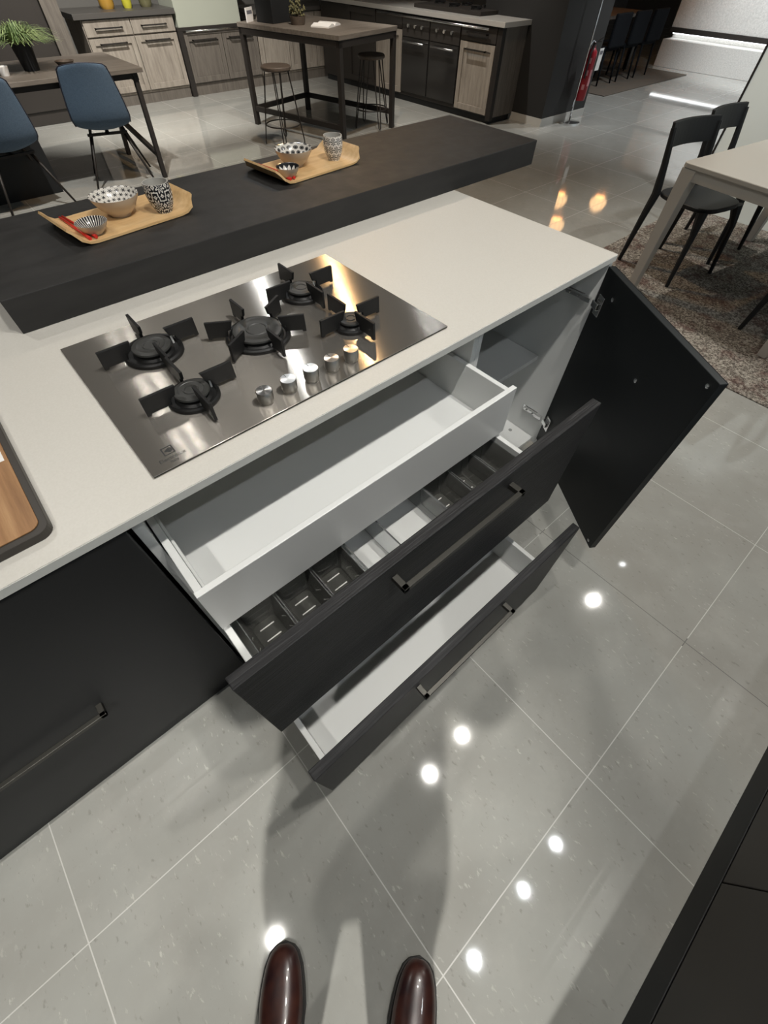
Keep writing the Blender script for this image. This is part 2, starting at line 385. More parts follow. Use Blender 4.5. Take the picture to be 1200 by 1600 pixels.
# drawer unit
du = thing('drawer_cabinet', 'white carcass drawer cabinet under the hob with three drawers pulled open', 'cabinet', (-1.0, .3, 0))
X0, X1 = -1.44, -.5613
c = MB(); c.box(X0, X0 + .018, .026, .58, .13, ZT); c.build('side_panel', M_white, du, absolute=True, bevel=.001)
c = MB(); c.box(X1 - .018, X1, .026, .58, .13, ZT); c.build('side_panel', M_white, du, absolute=True, bevel=.001)
B('back_panel', X0 + .018, X1 - .018, .57, .58, .13, ZT, M_white, du, 0)
B('bottom_panel', X0 + .018, X1 - .018, .05, .57, .13, .148, M_white, du, 0)
B('plinth', X0, X1, .10, .118, 0, .13, M_darkunit, du, 0)
xl, xr = -1.4185, -.582
def drawer_box(name, yf, yb, zb, zt, thick=.014, front=False, label=None):
    d = MB()
    d.box(xl, xl + thick, yf, yb, zb, zt); d.box(xr - thick, xr, yf, yb, zb, zt)
    d.box(xl + thick, xr - thick, yf, yb, zb + .006, zb + .014)
    d.box(xl + thick, xr - thick, yb - .012, yb, zb + .014, zt)
    if front: d.box(xl + thick, xr - thick, yf, yf + .013, zb, zt)
    o = d.build(name, M_drawer, du, absolute=True, bevel=.0012)
    if label: o['label'] = label
    return o
# inner drawer with a white front
d1 = drawer_box('inner_drawer', -.112, .37, .645, .770, label='plain white inner drawer behind the first front')
B('inner_drawer_front', -1.4195, -.5805, -.126, -.1125, .640, .783, M_drawer, d1, .0015)
B('gallery_rail', xl + .0145, xl + .020, -.10, .35, .74, .755, M_drawer, d1, .001)
# cutlery drawer with black front
d2 = drawer_box('cutlery_drawer', -.2925, .21, .515, .622, label='white drawer with clear compartments behind the middle black front')
B('drawer_front', -1.4406, -.5613, -.3155, -.2935, .5012, .8454, M_blackwood, d2, .0015)
bar_handle(d2, -1.16, -.845, -.3155, .80)
B('slide_rail', xl - .0035, xl - .001, -.22, .20, .53, .56, M_steel, d2, 0)
B('slide_rail', xr + .001, xr + .0035, -.22, .20, .53, .56, M_steel, d2, 0)
# pan drawer
d3 = drawer_box('pan_drawer', -.4015, .10, .150, .275, label='deep white bottom drawer behind the lowest black front')
B('drawer_front', -1.4406, -.5613, -.424, -.402, .1002, .4899, M_blackwood, d3, .0015)
bar_handle(d3, -1.17, -.86, -.424, .44)
B('slide_rail', xl - .0035, xl - .001, -.33, .09, .155, .185, M_steel, d3, 0)
B('slide_rail', xr + .001, xr + .0035, -.33, .09, .155, .185, M_steel, d3, 0)

# clear dividers and spice trays of the cutlery drawer: loose things in the drawer
ZF = .5295
def divider(x, lab, y0=-.288, y1=.19, w=.004):
    o = MB().box(x - w / 2, x + w / 2, y0, y1, ZF, ZF + .085).build('drawer_divider', M_acryl, None, (x, (y0 + y1) / 2, ZF), .0005, absolute=True)
    tag(o, lab, 'divider', 'clear dividers in the cutlery drawer'); return o
divider(-1.117, 'clear divider beside the third smoked box from the left, before the open white compartment')
divider(-1.021, 'clear divider in the middle of the cutlery drawer between its two open compartments')
divider(-.869, 'clear divider between the long open compartment and the right-hand smoked boxes')
o = MB().box(-1.018, -.872, -.215, -.211, ZF, ZF + .065).build('drawer_divider', M_acryl, None, (-.945, -.213, ZF), .0005, absolute=True)
tag(o, 'clear lengthwise divider standing in the long open compartment', 'divider', 'clear dividers in the cutlery drawer')
def spice_tray(x0, x1, y0, y1):
    t = thing('spice_box', '', 'box', ((x0 + x1) / 2, (y0 + y1) / 2, ZF), 0, 'smoked clear boxes in the cutlery drawer')
    w, l = (x1 - x0) / 2, (y1 - y0) / 2
    m = MB(); bm = m.bm; secs = []
    # nested open box: outer up, rim, inner down to a scooped floor
    lv = [(0.78, .0, .004), (0.86, .02, .008), (.97, .070, .010), (1.0, .078, .012), (.965, .078, .012), (.90, .072, .012), (.80, .024, .014), (.66, .0025, .012)]
    for f, z, r in lv:
        pts = rrect(-w * f, w * f, -l * (1 - (1 - f) * .6), l * (1 - (1 - f) * .6), min(r, w * f * .8), 4)
        secs.append([bm.verts.new((a, b, z)) for a, b in pts])
    for A, Bq in zip(secs, secs[1:]):
        n = len(A)
        for j in range(n): bm.faces.new((A[j], A[(j + 1) % n], Bq[(j + 1) % n], Bq[j])).smooth = True
    bm.faces.new(secs[0][::-1]); bm.faces.new(secs[-1])
    m.build('box_body', M_smoke, t)
    MB().tube([(a, b, .079) for a, b in rrect(-w * .985, w * .985, -l * .99, l * .99, .010, 4)], .0013, 6, closed=True).build('rim', M_acryl, t)
    for q in (.32, .62):
        r_ = MB().box(-w * .40, w * .40, l * q - .0012, l * q + .0012, .0030, .0046).build('floor_glint', M_paper, t)  # white strips painted in for bright reflections on the box floor
        r_['label'] = 'thin white strip drawn as a bright reflection on the box floor'
    return t
xsL = [-1.393, -1.302, -1.211, -1.121]; xsR = [-.865, -.773, -.681, -.598]
lt = ['leftmost smoked clear box in the open cutlery drawer', 'second smoked clear box from the left in the cutlery drawer', 'third smoked clear box from the left in the cutlery drawer, beside the white compartment']
rt = ['smoked clear box just right of the long open compartment', 'middle one of the three right-hand smoked clear boxes', 'rightmost smoked clear box in the open cutlery drawer']
for xs, labs in ((xsL, lt), (xsR, rt)):
    for i in range(3):
        t = spice_tray(xs[i] + .002, xs[i + 1] - .002, -.287, -.09); t['label'] = labs[i]

# right-hand unit with the open door
ru = thing('door_cabinet', 'white cabinet at the worktop end with its black door standing open', 'cabinet', (-.28, .3, 0))
B('side_panel', -.018, 0, .004, .58, .13, ZT, M_white, ru, .001)
B('side_panel', X1 + .0005, X1 + .016, .026, .58, .13, ZT, M_white, ru, .001)
B('back_panel', X1 + .016, -.018, .57, .58, .13, ZT, M_white, ru, 0)
bp = B('bottom_panel', X1 + .016, -.018, .02, .57, .138, .156, M_white, ru, .001)
B('shelf', X1 + .018, -.020, .12, .565, .482, .50, M_white, ru, .001)
B('plinth', X1 + .0005, 0, .10, .118, 0, .13, M_darkunit, ru, 0)
for (yy, zz) in ((.30, .62), (.30, .36)):
    MB().lathe([(.003, 0), (.003, .001), (0, .001)], n=10).build('shelf_pin_hole', M_print, ru, (-.018 - ru.location.x - .0005, yy - .3, zz)).rotation_euler = (0, -PI / 2, 0)
MB().lathe([(.008, 0), (.008, .001), (0, .001)], n=14).build('levelling_hole', M_grey, ru, (-.06 + .28, .11 - .3, .156))
# door: local x runs from the hinge to the free edge
da = math.atan2(-.45893, -.30492); DW = .551
dr = bpy.data.objects.new('door', None)
dm = MB().box(0, DW, 0, .020, .1572, .8556)
door = dm.build('door', M_doorin, ru, (-.0173 + .28, .0043 - .3, 0), .0015, rotz=da)
door['label'] = 'black door swung open, seen from its inside'
sk = MB().box(.0, DW, .0202, .0212, .1572, .8556).build('door_face', M_blackwoodz, door, bevel=0)
for xx, zz in ((.085, .80), (.33, .70), (.53, .835), (.53, .178)):
    MB().lathe([(.006, 0), (.006, .003), (.003, .0045), (0, .0045)], n=14).build('stud', M_chrome, door, (xx, 0, zz)).rotation_euler = (PI / 2, 0, 0)
for zz in (.755, .27):
    hg = MB()
    hg.box(-.020, -.0185, .04, .11, zz - .008, zz + .008); hg.box(-.032, -.020, .035, .10, zz - .006, zz + .006)
    hg.box(-.036, -.022, .012, .045, zz - .007, zz + .007)
    for yy in (.055, .085): hg.lathe([(.004, 0), (.004, .002), (0, .002)], (-.034, yy, zz), 10)
    hg.build('hinge', M_chrome, ru, absolute=True, bevel=.001)
    hc = MB(); hc.box(.018, .050, -.004, -.0001, zz - .030, zz + .030); hc.box(.012, .045, -.016, -.004, zz - .010, zz + .010)
    hc.build('hinge_cup', M_chrome, door, bevel=.002)

# oak board at the left end
cb_ = thing('chopping_board', 'oak chopping board with a dark rim lying on the left of the worktop', 'board', (-1.72, .20, H))
MB().prism(rrect(-.196, .196, -.155, .20, .02), 0, .0145).build('rim', M_boardrim, cb_, bevel=.001)
MB().prism(rrect(-.190, .186, -.143, .194, .016), .0145, .0165).build('board', M_oak, cb_, bevel=.0005)
st = MB().box(-.02, .181, .035, .082, .0165, .017).build('price_sticker', M_paper, cb_)
q = MB()
for i in range(18):
    if i % 3 != 1: q.box(.03 + i * .0075, .034 + i * .0075, .045, .073, .017, .0172)
q.build('barcode', M_ink, st)

# ------------------------------------------------------------------ gas hob
hx0, hx1, hy0, hy1 = -1.3674, -.6603, .0511, .5263
hob = thing('gas_hob', 'brushed stainless five-burner gas hob set in the pale worktop', 'hob', ((hx0 + hx1) / 2, (hy0 + hy1) / 2, H))
HX, HY = hob.location.x, hob.location.y
pl = MB(); pl.box(hx0 + .002, hx1 - .002, hy0 + .002, hy1 - .002, H, H + .002); pl.box(hx0, hx1, hy0, hy1, H + .0016, H + .0055)
pl.build('hob_plate', M_hob, hob, absolute=True, bevel=.0008)
ZP = .0055
burn = {'BL': (-1.219, .383, .060, .036), 'FL': (-1.222, .194, .049, .030), 'C': (-1.017, .293, .070, .050), 'BR': (-.838, .383, .052, .030), 'FR': (-.832, .195, .041, .024)}
for kx, (bx, by, R_, rc) in burn.items():
    p = thing('burner', None, None, (bx - HX, by - HY, ZP)); p.parent = hob
    for kk in ('label', 'category'):
        if kk in p: del p[kk]
    MB().lathe([(rc + .004, .0), (rc + .004, .0035), (R_ * .86, .0035), (R_ * .90, .009), (R_ * .97, .010), (R_ + .001, .007), (R_ + .001, 0)], n=48).build('grate_ring', M_iron, p)
    MB().lathe([(rc + .006, 0), (rc + .006, .004), (rc + .001, .008), (rc + .001, .014), (0, .014)], n=40).build('burner_head', M_iron, p)
    if kx in ('BR', 'FR', 'FL', 'BL', 'C'):
        MB().lathe([(rc + .003, .014), (rc + .004, .016), (rc + .003, .019), (rc * .82, .0205), (rc * .78, .0195), (rc * .5, .0195), (rc * .47, .0210), (rc * .40, .0210), (rc * .37, .0195), (0, .0195)], n=40).build('burner_cap', M_cap, p)
    MB().lathe([(.0022, 0), (.0022, .020), (0, .022)], (rc + .010, .004, 0), 10).build('igniter', M_paper, p)
    angs = [90 * i for i in range(4)] if kx != 'C' else [30 + 60 * i for i in range(6)]
    for a in angs:
        ra = math.radians(a); mt = Matrix.Rotation(ra, 4, 'Z')
        ri, ro = R_ - .020, R_ + .042
        if kx == 'C': ri, ro = R_ - .018, R_ + .036
        g = MB(); prof = [(ri + .002, .024), (ri - .004, .043), (ro, .043), (ro + .001, .004), (ro - .007, .004), (ro - .009, .008), (R_ + .002, .008), (R_ - .006, .006), (R_ - .008, .022)]
        w_ = .0032
        A = [g.bm.verts.new(mt @ Vector((x, -w_, z))) for x, z in prof]; Bv = [g.bm.verts.new(mt @ Vector((x, w_, z))) for x, z in prof]
        g.bm.faces.new(A); g.bm.faces.new(Bv[::-1])
        for i in range(len(A)): g.bm.faces.new((A[i], A[(i + 1) % len(A)], Bv[(i + 1) % len(A)], Bv[i]))
        g.build('pan_support', M_iron, p, bevel=.0012)
for x in (-1.122, -1.068, -1.015, -.963, -.913):
    kb = thing('control_knob', None, None, (x - HX, .093 - HY, ZP)); kb.parent = hob
    for kk in ('label', 'category'):
        if kk in kb: del kb[kk]
    MB().lathe([(.0135, .0005), (.0135, .004), (.0155, .006), (.0160, .026), (.0150, .0275)], n=36).build('knob_body', M_knob, kb)
    MB().lathe([(.0150, .0275), (0, .0279)], n=36).build('knob_face', M_knobtop, kb)
    MB().box(-.0004, .0004, .006, .0145, .0276, .0284).build('pointer_line', M_print, kb)
# maker's mark: framed emblem and two lines of lettering
lg = MB(); cx_, cy_ = -1.3225 - HX, .094 - HY
def fr(x0, x1, y0, y1): lg.box(x0, x1, y0, y1, ZP, ZP + .0002)
fr(cx_ - .010, cx_ + .010, cy_ + .0085, cy_ + .0105); fr(cx_ - .010, cx_ + .010, cy_ - .0105, cy_ - .0085)
fr(cx_ - .010, cx_ - .0075, cy_ - .0085, cy_ + .0085); fr(cx_ + .0075, cx_ + .010, cy_ - .0085, cy_ + .0085)
lg.prism([(cx_ - .0065, cy_ + .0005), (cx_ + .0035, cy_ - .007), (cx_ + .0035, cy_ + .007)], ZP, ZP + .0002)
lg.prism([(cx_ + .0040, cy_ - .006), (cx_ + .0072, cy_ - .003), (cx_ + .0072, cy_ + .003), (cx_ + .0040, cy_ + .006)], ZP, ZP + .0002)
lg.build('maker_emblem', M_print, hob)
def text(name, body, size, loc, m, parent, rot=(0, 0, 0)):
    cu_ = bpy.data.curves.new(name, 'FONT'); cu_.body = body; cu_.size = size; cu_.align_x = 'CENTER'; cu_.extrude = .0001
    to = bpy.data.objects.new('tmp', cu_); COL.objects.link(to); bpy.context.view_layer.update()
    me = bpy.data.meshes.new_from_object(to.evaluated_get(bpy.context.evaluated_depsgraph_get()))
    bpy.data.objects.remove(to); me.materials.clear(); me.materials.append(m)
    o = bpy.data.objects.new(name, me); COL.objects.link(o); o.parent = parent; o.location = loc; o.rotation_euler = rot; return o
text('maker_lettering', 'Electrolux', .0115, (cx_, cy_ - .0225, ZP + .0001), M_print, hob)
text('maker_lettering', 'Italy', .009, (cx_, cy_ - .0315, ZP + .0001), M_print, hob)

# ------------------------------------------------------------------ trays with tableware on the bar
ZB = .9601
def tray(loc, rz, L, W, label):
    t = thing('serving_tray', label, 'tray', loc, rz, 'bamboo trays on the bar')
    m = MB(); bm = m.bm; prof = []
    # side profile along x: flat, curling up at both ends
    h = L / 2; cs = [(-h - .006, .034), (-h + .002, .027), (-h + .012, .013), (-h + .026, .004), (-h + .045, .0015), (h - .045, .0015), (h - .026, .004), (h - .012, .013), (h - .002, .027), (h + .006, .034)]
    n = 12; cols = []
    for i, (x, z) in enumerate(cs):
        up = z > .012
        ys = [(-W / 2 + W * j / n) for j in range(n + 1)]
        if z > .03: ys = [y * .80 for y in ys]
        elif z > .02: ys = [y * .86 for y in ys]
        cols.append(([bm.verts.new((x, y, z + .005)) for y in ys], [bm.verts.new((x + (.003 if x > 0 else -.003) * (1 if up else 0), y, z)) for y in ys]))
    for i in range(len(cs) - 1):
        (a, a2), (b, b2) = cols[i], cols[i + 1]
        for j in range(n):
            bm.faces.new((a[j], b[j], b[j + 1], a[j + 1])).smooth = True; bm.faces.new((a2[j], a2[j + 1], b2[j + 1], b2[j])).smooth = True
        bm.faces.new((a[0], a2[0], b2[0], b[0])); bm.faces.new((a[n], b[n], b2[n], a2[n]))
    for q in (0, -1):
        a, a2 = cols[q]
        for j in range(n): bm.faces.new((a[j], a[j + 1], a2[j + 1], a2[j]))
    m.build('tray_body', M_bamboo, t)
    MB().box(-L / 2 + .05, L / 2 - .05, -W / 2 + .006, W / 2 - .006, 0, .0014).build('foot_strip', M_boardrim, t)
    return t
def bowl(name, loc, R_, h, min_, label, cat='bowl', group=None, scallop=0):
    t = thing(name, label, cat, loc, random.uniform(0, 1), group)
    prof = [(0, 0), (R_ * .42, 0), (R_ * .44, h * .07), (R_ * .74, h * .40), (R_ * .95, h * .82), (R_, h)]
    inn = [(R_, h), (R_ - .003, h - .001), (R_ * .90, h * .82), (R_ * .68, h * .42), (R_ * .40, h * .14), (0, h * .10)]
    MB().lathe(prof, n=48).build('outer_wall', M_cream, t); MB().lathe(inn, n=48).build('glazed_inside', min_, t)
    return t
def cup(loc, R_, h, m, label):
    t = thing('tea_cup', label, 'cup', loc, .4, 'tea cups on the bar trays')
    prof = [(0, 0), (R_ * .60, 0), (R_ * .64, h * .05), (R_ * .88, h * .30), (R_ * 1.0, h * .60), (R_ * .98, h * .85), (R_ * .95, h)]
    MB().lathe(prof, n=40).build('cup_wall', m, t)
    MB().lathe([(R_ * .95, h), (R_ * .88, h), (R_ * .92, h * .6), (R_ * .80, h * .25), (0, h * .10)], n=40).build('cup_inside', M_base, t)
    return t
def chopsticks(tx, ty, rz, lx, L, labs, group):
    for i, lab in enumerate(labs):
        a = rz + PI / 2 + (.025 if i else -.02)
        ox = lx + i * .011; off = Vector((ox * math.cos(rz), ox * math.sin(rz)))
        o = MB().tube([(-L / 2, 0, 0), (L / 2, 0, 0)], [.0042, .0028], 8).build('chopstick', M_red, None, (tx + off.x, ty + off.y, ZB + .0118), rotz=a)
        tag(o, lab, 'chopstick', group)
T1 = (-1.045, .905); r1 = .11
tray((*T1, ZB), r1, .325, .20, 'bamboo tray with curled ends nearest the left end of the bar')
bowl('serving_bowl', (-1.045, .915, ZB + .0066), .061, .046, M_c_flower, 'larger bowl with small black flower pattern on the left tray', group='bowls on the bar trays')
bowl('sauce_bowl', (-1.140, .835, ZB + .0066), .038, .027, M_c_str, 'small dark striped bowl on the left tray beside the chopsticks', group='bowls on the bar trays')
cup((-.945, .865, ZB + .0066), .034, .066, M_c_leaf, 'cup with bold black leaf pattern on the left tray')
chopsticks(*T1, r1, -.128, .18, ('red chopstick on the left tray, closer to its curled end', 'red chopstick on the left tray, closer to the striped bowl'), 'red chopsticks on the bar trays')
T2 = (-.425, .945); r2 = .09
tray((*T2, ZB), r2, .335, .20, 'bamboo tray with curled ends nearest the middle of the bar')
bowl('serving_bowl', (-.455, .955, ZB + .0066), .060, .045, M_c_dots, 'larger bowl with big black spots on the right tray', group='bowls on the bar trays')
bowl('sauce_bowl', (-.535, .872, ZB + .0066), .036, .029, M_c_net, 'small dark netted bowl on the right tray in front of the spotted bowl', group='bowls on the bar trays')
cup((-.318, .925, ZB + .0066), .032, .064, M_c_daisy, 'pale cup with fine grey daisy pattern on the right tray')
chopsticks(*T2, r2, -.128, .18, ('red chopstick on the right tray, closer to its curled end', 'red chopstick on the right tray, closer to the netted bowl'), 'red chopsticks on the bar trays')

# ------------------------------------------------------------------ opposite dark cabinet row (bottom right)
oc = thing('opposite_cabinet', 'low dark grey cabinet row across the aisle, cut off by the bottom right corner', 'cabinet', (-.3, -1.5, 0))
B('plinth', -1.9, 1.9, -1.75, -1.192, 0, .085, M_blkplastic, oc, .001)
B('carcass', -1.9, 1.9, -1.78, -1.215, .087, .49, M_darkunit, oc, 0)
for a, b in ((-1.9, -.8445), (-.8415, .20), (.203, 1.25), (1.253, 1.9)): B('cabinet_front', a, b, -1.214, -1.193, .09, .488, M_darkunit, oc, .002)
B('top_panel', -1.92, 1.92, -1.8, -1.185, .49, .51, M_darkworktop, oc, .002)

# ------------------------------------------------------------------ dining set on the rug (right)
rug = MB().box(1.25, 3.57, -1.16, 1.0, 0, .007).build('area_rug', M_rug, None, (0, 0, 0), bevel=.002)
tag(rug, 'worn brown and cream vintage-pattern rug under the taupe dining table', 'rug')
DZ = .007
dt = thing('dining_table', 'taupe satin dining table with thick square corner legs on the rug', 'table', (1.815, .57, DZ), math.radians(-8.5))
TH = .69 - DZ; TL = 1.5; TW = .98
MB().prism(rrect(0, TL, -TW, 0, .03), TH - .022, TH).build('table_top', M_taupe, dt, bevel=.004, seg=3)
ap = MB(); e = .012
for a in ((e, TL - e, -e - .02, -e), (e, TL - e, -TW + e, -TW + e + .02), (e, e + .02, -TW + e, -e), (TL - e - .02, TL - e, -TW + e, -e)): ap.box(a[0], a[1], a[2], a[3], TH - .075, TH - .0225)
ap.build('apron', M_taupe, dt, bevel=.002)
for (cx0, cy0, sx, sy) in ((.004, -.004, 1, -1), (.004, -TW + .004, 1, 1), (TL - .004, -.004, -1, -1), (TL - .004, -TW + .004, -1, 1)):
    l = MB(); v = []
    for z, w_ in ((TH - .0225, .085), (TH - .12, .075), (0, .050)):
        v.append([l.bm.verts.new((cx0 + sx * a * w_, cy0 + sy * b * w_, z)) for a, b in ((0, 0), (1, 0), (1, 1), (0, 1))])
    for A, Bq in zip(v, v[1:]):
        for j in range(4): l.bm.faces.new((A[j], A[(j + 1) % 4], Bq[(j + 1) % 4], Bq[j]))
    l.bm.faces.new(v[0]); l.bm.faces.new(v[-1][::-1]); l.build('leg', M_taupe, dt, bevel=.004)

def black_chair(loc, rz, label, s=1.0):
    """faces local -y; origin on the floor under the seat centre"""
    t = thing('dining_chair', label, 'chair', loc, rz, 'black plastic dining chairs')
    t.scale = (s, s, s)
    seat = MB(); poly = []
    for i in range(28):
        a = 2 * PI * i / 28; ca, sa = math.cos(a), math.sin(a)
        poly.append((.200 * math.copysign(abs(ca) ** .55, ca), .205 * math.copysign(abs(sa) ** .6, sa)))
    seat.prism(poly, .405, .43); seat.build('seat', M_blkplastic, t, bevel=.008, seg=3)
    for sx in (-1, 1):
        MB().tube([(sx * .165, -.165, .41), (sx * .190, -.195, .30), (sx * .220, -.220, 0)], [.034, .020, .012], 8).build('leg', M_blkplastic, t)
        MB().tube([(sx * .212, .225, 0), (sx * .198, .195, .30), (sx * .192, .180, .42), (sx * .198, .205, .56), (sx * .205, .245, .735)], [.013, .022, .027, .021, .017], 8).build('leg', M_blkplastic, t)
    b = MB(); bm = b.bm; secs = []
    for i in range(13):
        u = -1 + 2 * i / 12; x = u * .212; y = .232 + .035 * (1 - u * u)
        secs.append([bm.verts.new(p) for p in ((x, y - .016, .640), (x, y + .002, .640), (x, y + .034, .760), (x, y + .012, .760))])
    for A, Bq in zip(secs, secs[1:]):
        for j in range(4): bm.faces.new((A[j], A[(j + 1) % 4], Bq[(j + 1) % 4], Bq[j]))
    bm.faces.new(secs[0][::-1]); bm.faces.new(secs[-1]); b.build('backrest', M_blkplastic, t, bevel=.004)
    return t
ch1 = black_chair((2.305, .545, DZ), math.radians(-14), 'black plastic dining chair nearest the corner leg of the taupe table')
copy_thing(ch1, (2.84, .55, DZ), math.radians(-6), 'black plastic dining chair tucked in beside the pale glass partition')
copy_thing(ch1, (2.07, -.42, DZ), math.radians(171), 'black dining chair of which only one leg shows at the right edge of the picture')

# ------------------------------------------------------------------ desk with blue chairs (upper left)
dk = thing('desk', 'brown-grey table on black metal legs beside the blue chairs', 'table', (-.9, 4.85, 0))
B('table_top', -2.3, .44, 4.595, 5.50, .688, .715, M_tabletop, dk, .002)
def trapleg(x, name='leg_frame'):
    f = MB()
    f.beam((x, 4.66, .66), (x - .06, 4.56, 0), .045, .035, up=(1, 0, 0)); f.beam((x, 5.40, .66), (x - .06, 5.43, 0), .045, .035, up=(1, 0, 0))
    f.beam((x, 4.64, .66), (x, 5.42, .66), .045, .045); f.beam((x - .045, 4.59, .16), (x - .045, 5.40, .30), .035, .035)
    return f.build(name, M_dark, dk, absolute=True, bevel=.003)
trapleg(.38)
f = MB(); f.box(-2.25, .38, 4.65, 4.69, .648, .688); f.box(-2.25, .38, 5.38, 5.42, .648, .688); f.build('cross_rail', M_dark, dk, absolute=True)
B('pedestal', -2.25, -.54, 4.76, 5.36, 0, .647, M_blkplastic, dk, .003)

def shell_chair(loc, rz, label):
    """faces +y; upholstered shell on four splayed steel legs"""
    t = thing('shell_chair', label, 'chair', loc, rz, 'blue upholstered shell chairs')
    m = MB(); bm = m.bm; rows = []
    # (y, z, half width) from the back's top edge down through the seat to its front lip
    path = [(-.415, .80, .155), (-.405, .785, .175), (-.375, .68, .195), (-.345, .56, .215), (-.325, .47, .225), (-.29, .405, .22), (-.22, .375, .215), (-.08, .375, .215), (.06, .385, .205), (.13, .38, .17)]
    n = 10
    for dlt in (0, .022):
        R = []
        for i, (y, z, hw) in enumerate(path):
            row = []
            for j in range(n + 1):
                u = -1 + 2 * j / n; cv_ = u * u
                yy, zz = y, z
                if i < 5: yy += .055 * cv_ + dlt; zz -= .02 * cv_ * (1 if i < 2 else 0)
                else: zz += .035 * cv_ + dlt; yy += .0
                if i == 5: yy += .03 * cv_
                row.append(bm.verts.new((u * hw, yy, zz)))
            R.append(row)
        rows.append(R)
    O, I = rows
    for R in (O, I):
        for i in range(len(path) - 1):
            for j in range(n):
                q = (R[i][j], R[i][j + 1], R[i + 1][j + 1], R[i + 1][j]); bm.faces.new(q).smooth = True
    per = [(0, j) for j in range(n + 1)] + [(i, n) for i in range(1, len(path))] + [(len(path) - 1, j) for j in range(n - 1, -1, -1)] + [(i, 0) for i in range(len(path) - 2, 0, -1)]
    for a, b in zip(per, per[1:] + per[:1]): bm.faces.new((O[a[0]][a[1]], O[b[0]][b[1]], I[b[0]][b[1]], I[a[0]][a[1]])).smooth = True
    pts = [O[a][b].co.lerp(I[a][b].co, .5).copy() for a, b in per]
    sh = m.build('shell', M_blue, t, sub=1)
    MB().tube(pts, .0045, 6, closed=True).build('piping', M_bluetrim, sh)
    fr_ = MB(); fr_.box(-.16, .16, -.20, -.17, .345, .36); fr_.box(-.16, .16, .05, .08, .345, .36); fr_.box(-.015, .015, -.20, .08, .345, .36); fr_.build('seat_frame', M_dark, t)
    for sx, sy in ((-1, -1), (1, -1), (1, 1), (-1, 1)):
        MB().tube([(sx * .13, -.06 + sy * .11, .352), (sx * .255, -.06 + sy * .26, 0)], [.012, .008], 8).build('leg', M_dark, t)
    return t
bc = shell_chair((.03, 4.80, 0), math.radians(-16), 'blue felt shell chair with its back to the camera, nearer the table corner')
copy_thing(bc, (-.82, 4.66, 0), math.radians(4), 'blue felt shell chair cut off by the left edge of the picture')

# plants and small things on the desk
def grass_pot(loc, r, h, m_, label, n=320, spread=.22):
    t = thing('potted_grass', label, 'plant', loc)
    MB().lathe([(0, 0), (r * .75, 0), (r, h), (r * .9, h), (r * .88, h * .9), (0, h * .88)], n=20).build('pot', m_, t)
    m = MB(); bm = m.bm
    for i in range(n):
        a = random.uniform(0, 2 * PI); q = random.random() ** .6 * spread; hh = random.uniform(.10, .26) * (1 - .4 * q / spread); w_ = .0055
        p0 = Vector((math.cos(a) * r * .5 * random.random(), math.sin(a) * r * .5 * random.random(), h * .85)); d = Vector((math.cos(a), math.sin(a), 0)); s_ = Vector((-d.y, d.x, 0)) * w_
        pv = None
        for kx in range(5):
            u = kx / 4; p = p0 + d * q * u + Vector((0, 0, hh * (1.9 * u - 1.5 * u * u))); ww = s_ * (1 - .8 * u)
            cur = (bm.verts.new(p - ww), bm.verts.new(p + ww))
            if pv: bm.faces.new((pv[0], pv[1], cur[1], cur[0]))
            pv = cur
    m.build('foliage', M_leaf, t); return t
grass_pot((-.30, 4.98, .715), .075, .15, M_blkplastic, 'bushy green grass plant in a tall black pot on the grey-brown table', 620, .31)
grass_pot((-.98, 5.05, .715), .085, .14, M_darkunit, 'green grass plant in a grey pot at the left edge, behind the blue chair', 300, .26)
o = MB().lathe([(0, 0), (.045, 0), (.075, .035), (.070, .035), (.040, .008), (0, .008)], n=24).build('wooden_bowl', M_stoolseat, None, (-.04, 4.98, .715)); tag(o, 'small brown wooden bowl on the table beside the potted grass', 'bowl')
o = MB().lathe([(0, 0), (.03, 0), (.042, .05), (.038, .05), (.027, .006), (0, .006)], n=20).build('white_cup', M_paper, None, (-.52, 4.88, .715)); tag(o, 'small white cup standing between the two potted plants', 'cup')

# ------------------------------------------------------------------ far kitchen, straight run (back left)
def panel_front(parent, name, x0, x1, z0, z1, y, m_, fx=None, handle=None, axis='x'):
    """framed shaker front; axis x: lies in an xz plane at y, axis y: lies in a yz plane at x=y"""
    def bx(mm, a0, a1, d0, d1, c0, c1):
        if axis == 'x': mm.box(a0, a1, y + d0, y + d1, c0, c1)
        else: mm.box(y + d0, y + d1, a0, a1, c0, c1)
    fw_ = .055; mm = MB()
    bx(mm, x0, x1, .018, .024, z0, z1)
    if z1 - z0 > .2:
        bx(mm, x0, x0 + fw_, 0, .018, z0, z1); bx(mm, x1 - fw_, x1, 0, .018, z0, z1); bx(mm, x0 + fw_, x1 - fw_, 0, .018, z0, z0 + fw_); bx(mm, x0 + fw_, x1 - fw_, 0, .018, z1 - fw_, z1)
    else: bx(mm, x0, x1, 0, .018, z0, z1)
    o = mm.build(name, m_, parent, absolute=True, bevel=.002)
    if handle:
        a0, a1, zz = handle; h = MB()
        bx(h, a0, a1, -.035, -.023, zz - .006, zz + .006); bx(h, a0, a0 + .01, -.035, 0, zz - .006, zz + .006); bx(h, a1 - .01, a1, -.035, 0, zz - .006, zz + .006)
        h.build('handle', M_dark, o, absolute=True)
    return o
YK = 7.33
kx = thing('kitchen_unit', 'pale grey-oak cabinet with two drawers and two doors under coloured glass jars', 'cabinet', (1.45, 7.6, 0))
B('carcass', .88, 1.99, YK + .024, 7.93, .10, .755, M_greyoak, kx, 0); B('plinth', .90, 1.99, YK + .03, 7.9, 0, .10, M_greyoakd, kx, 0)
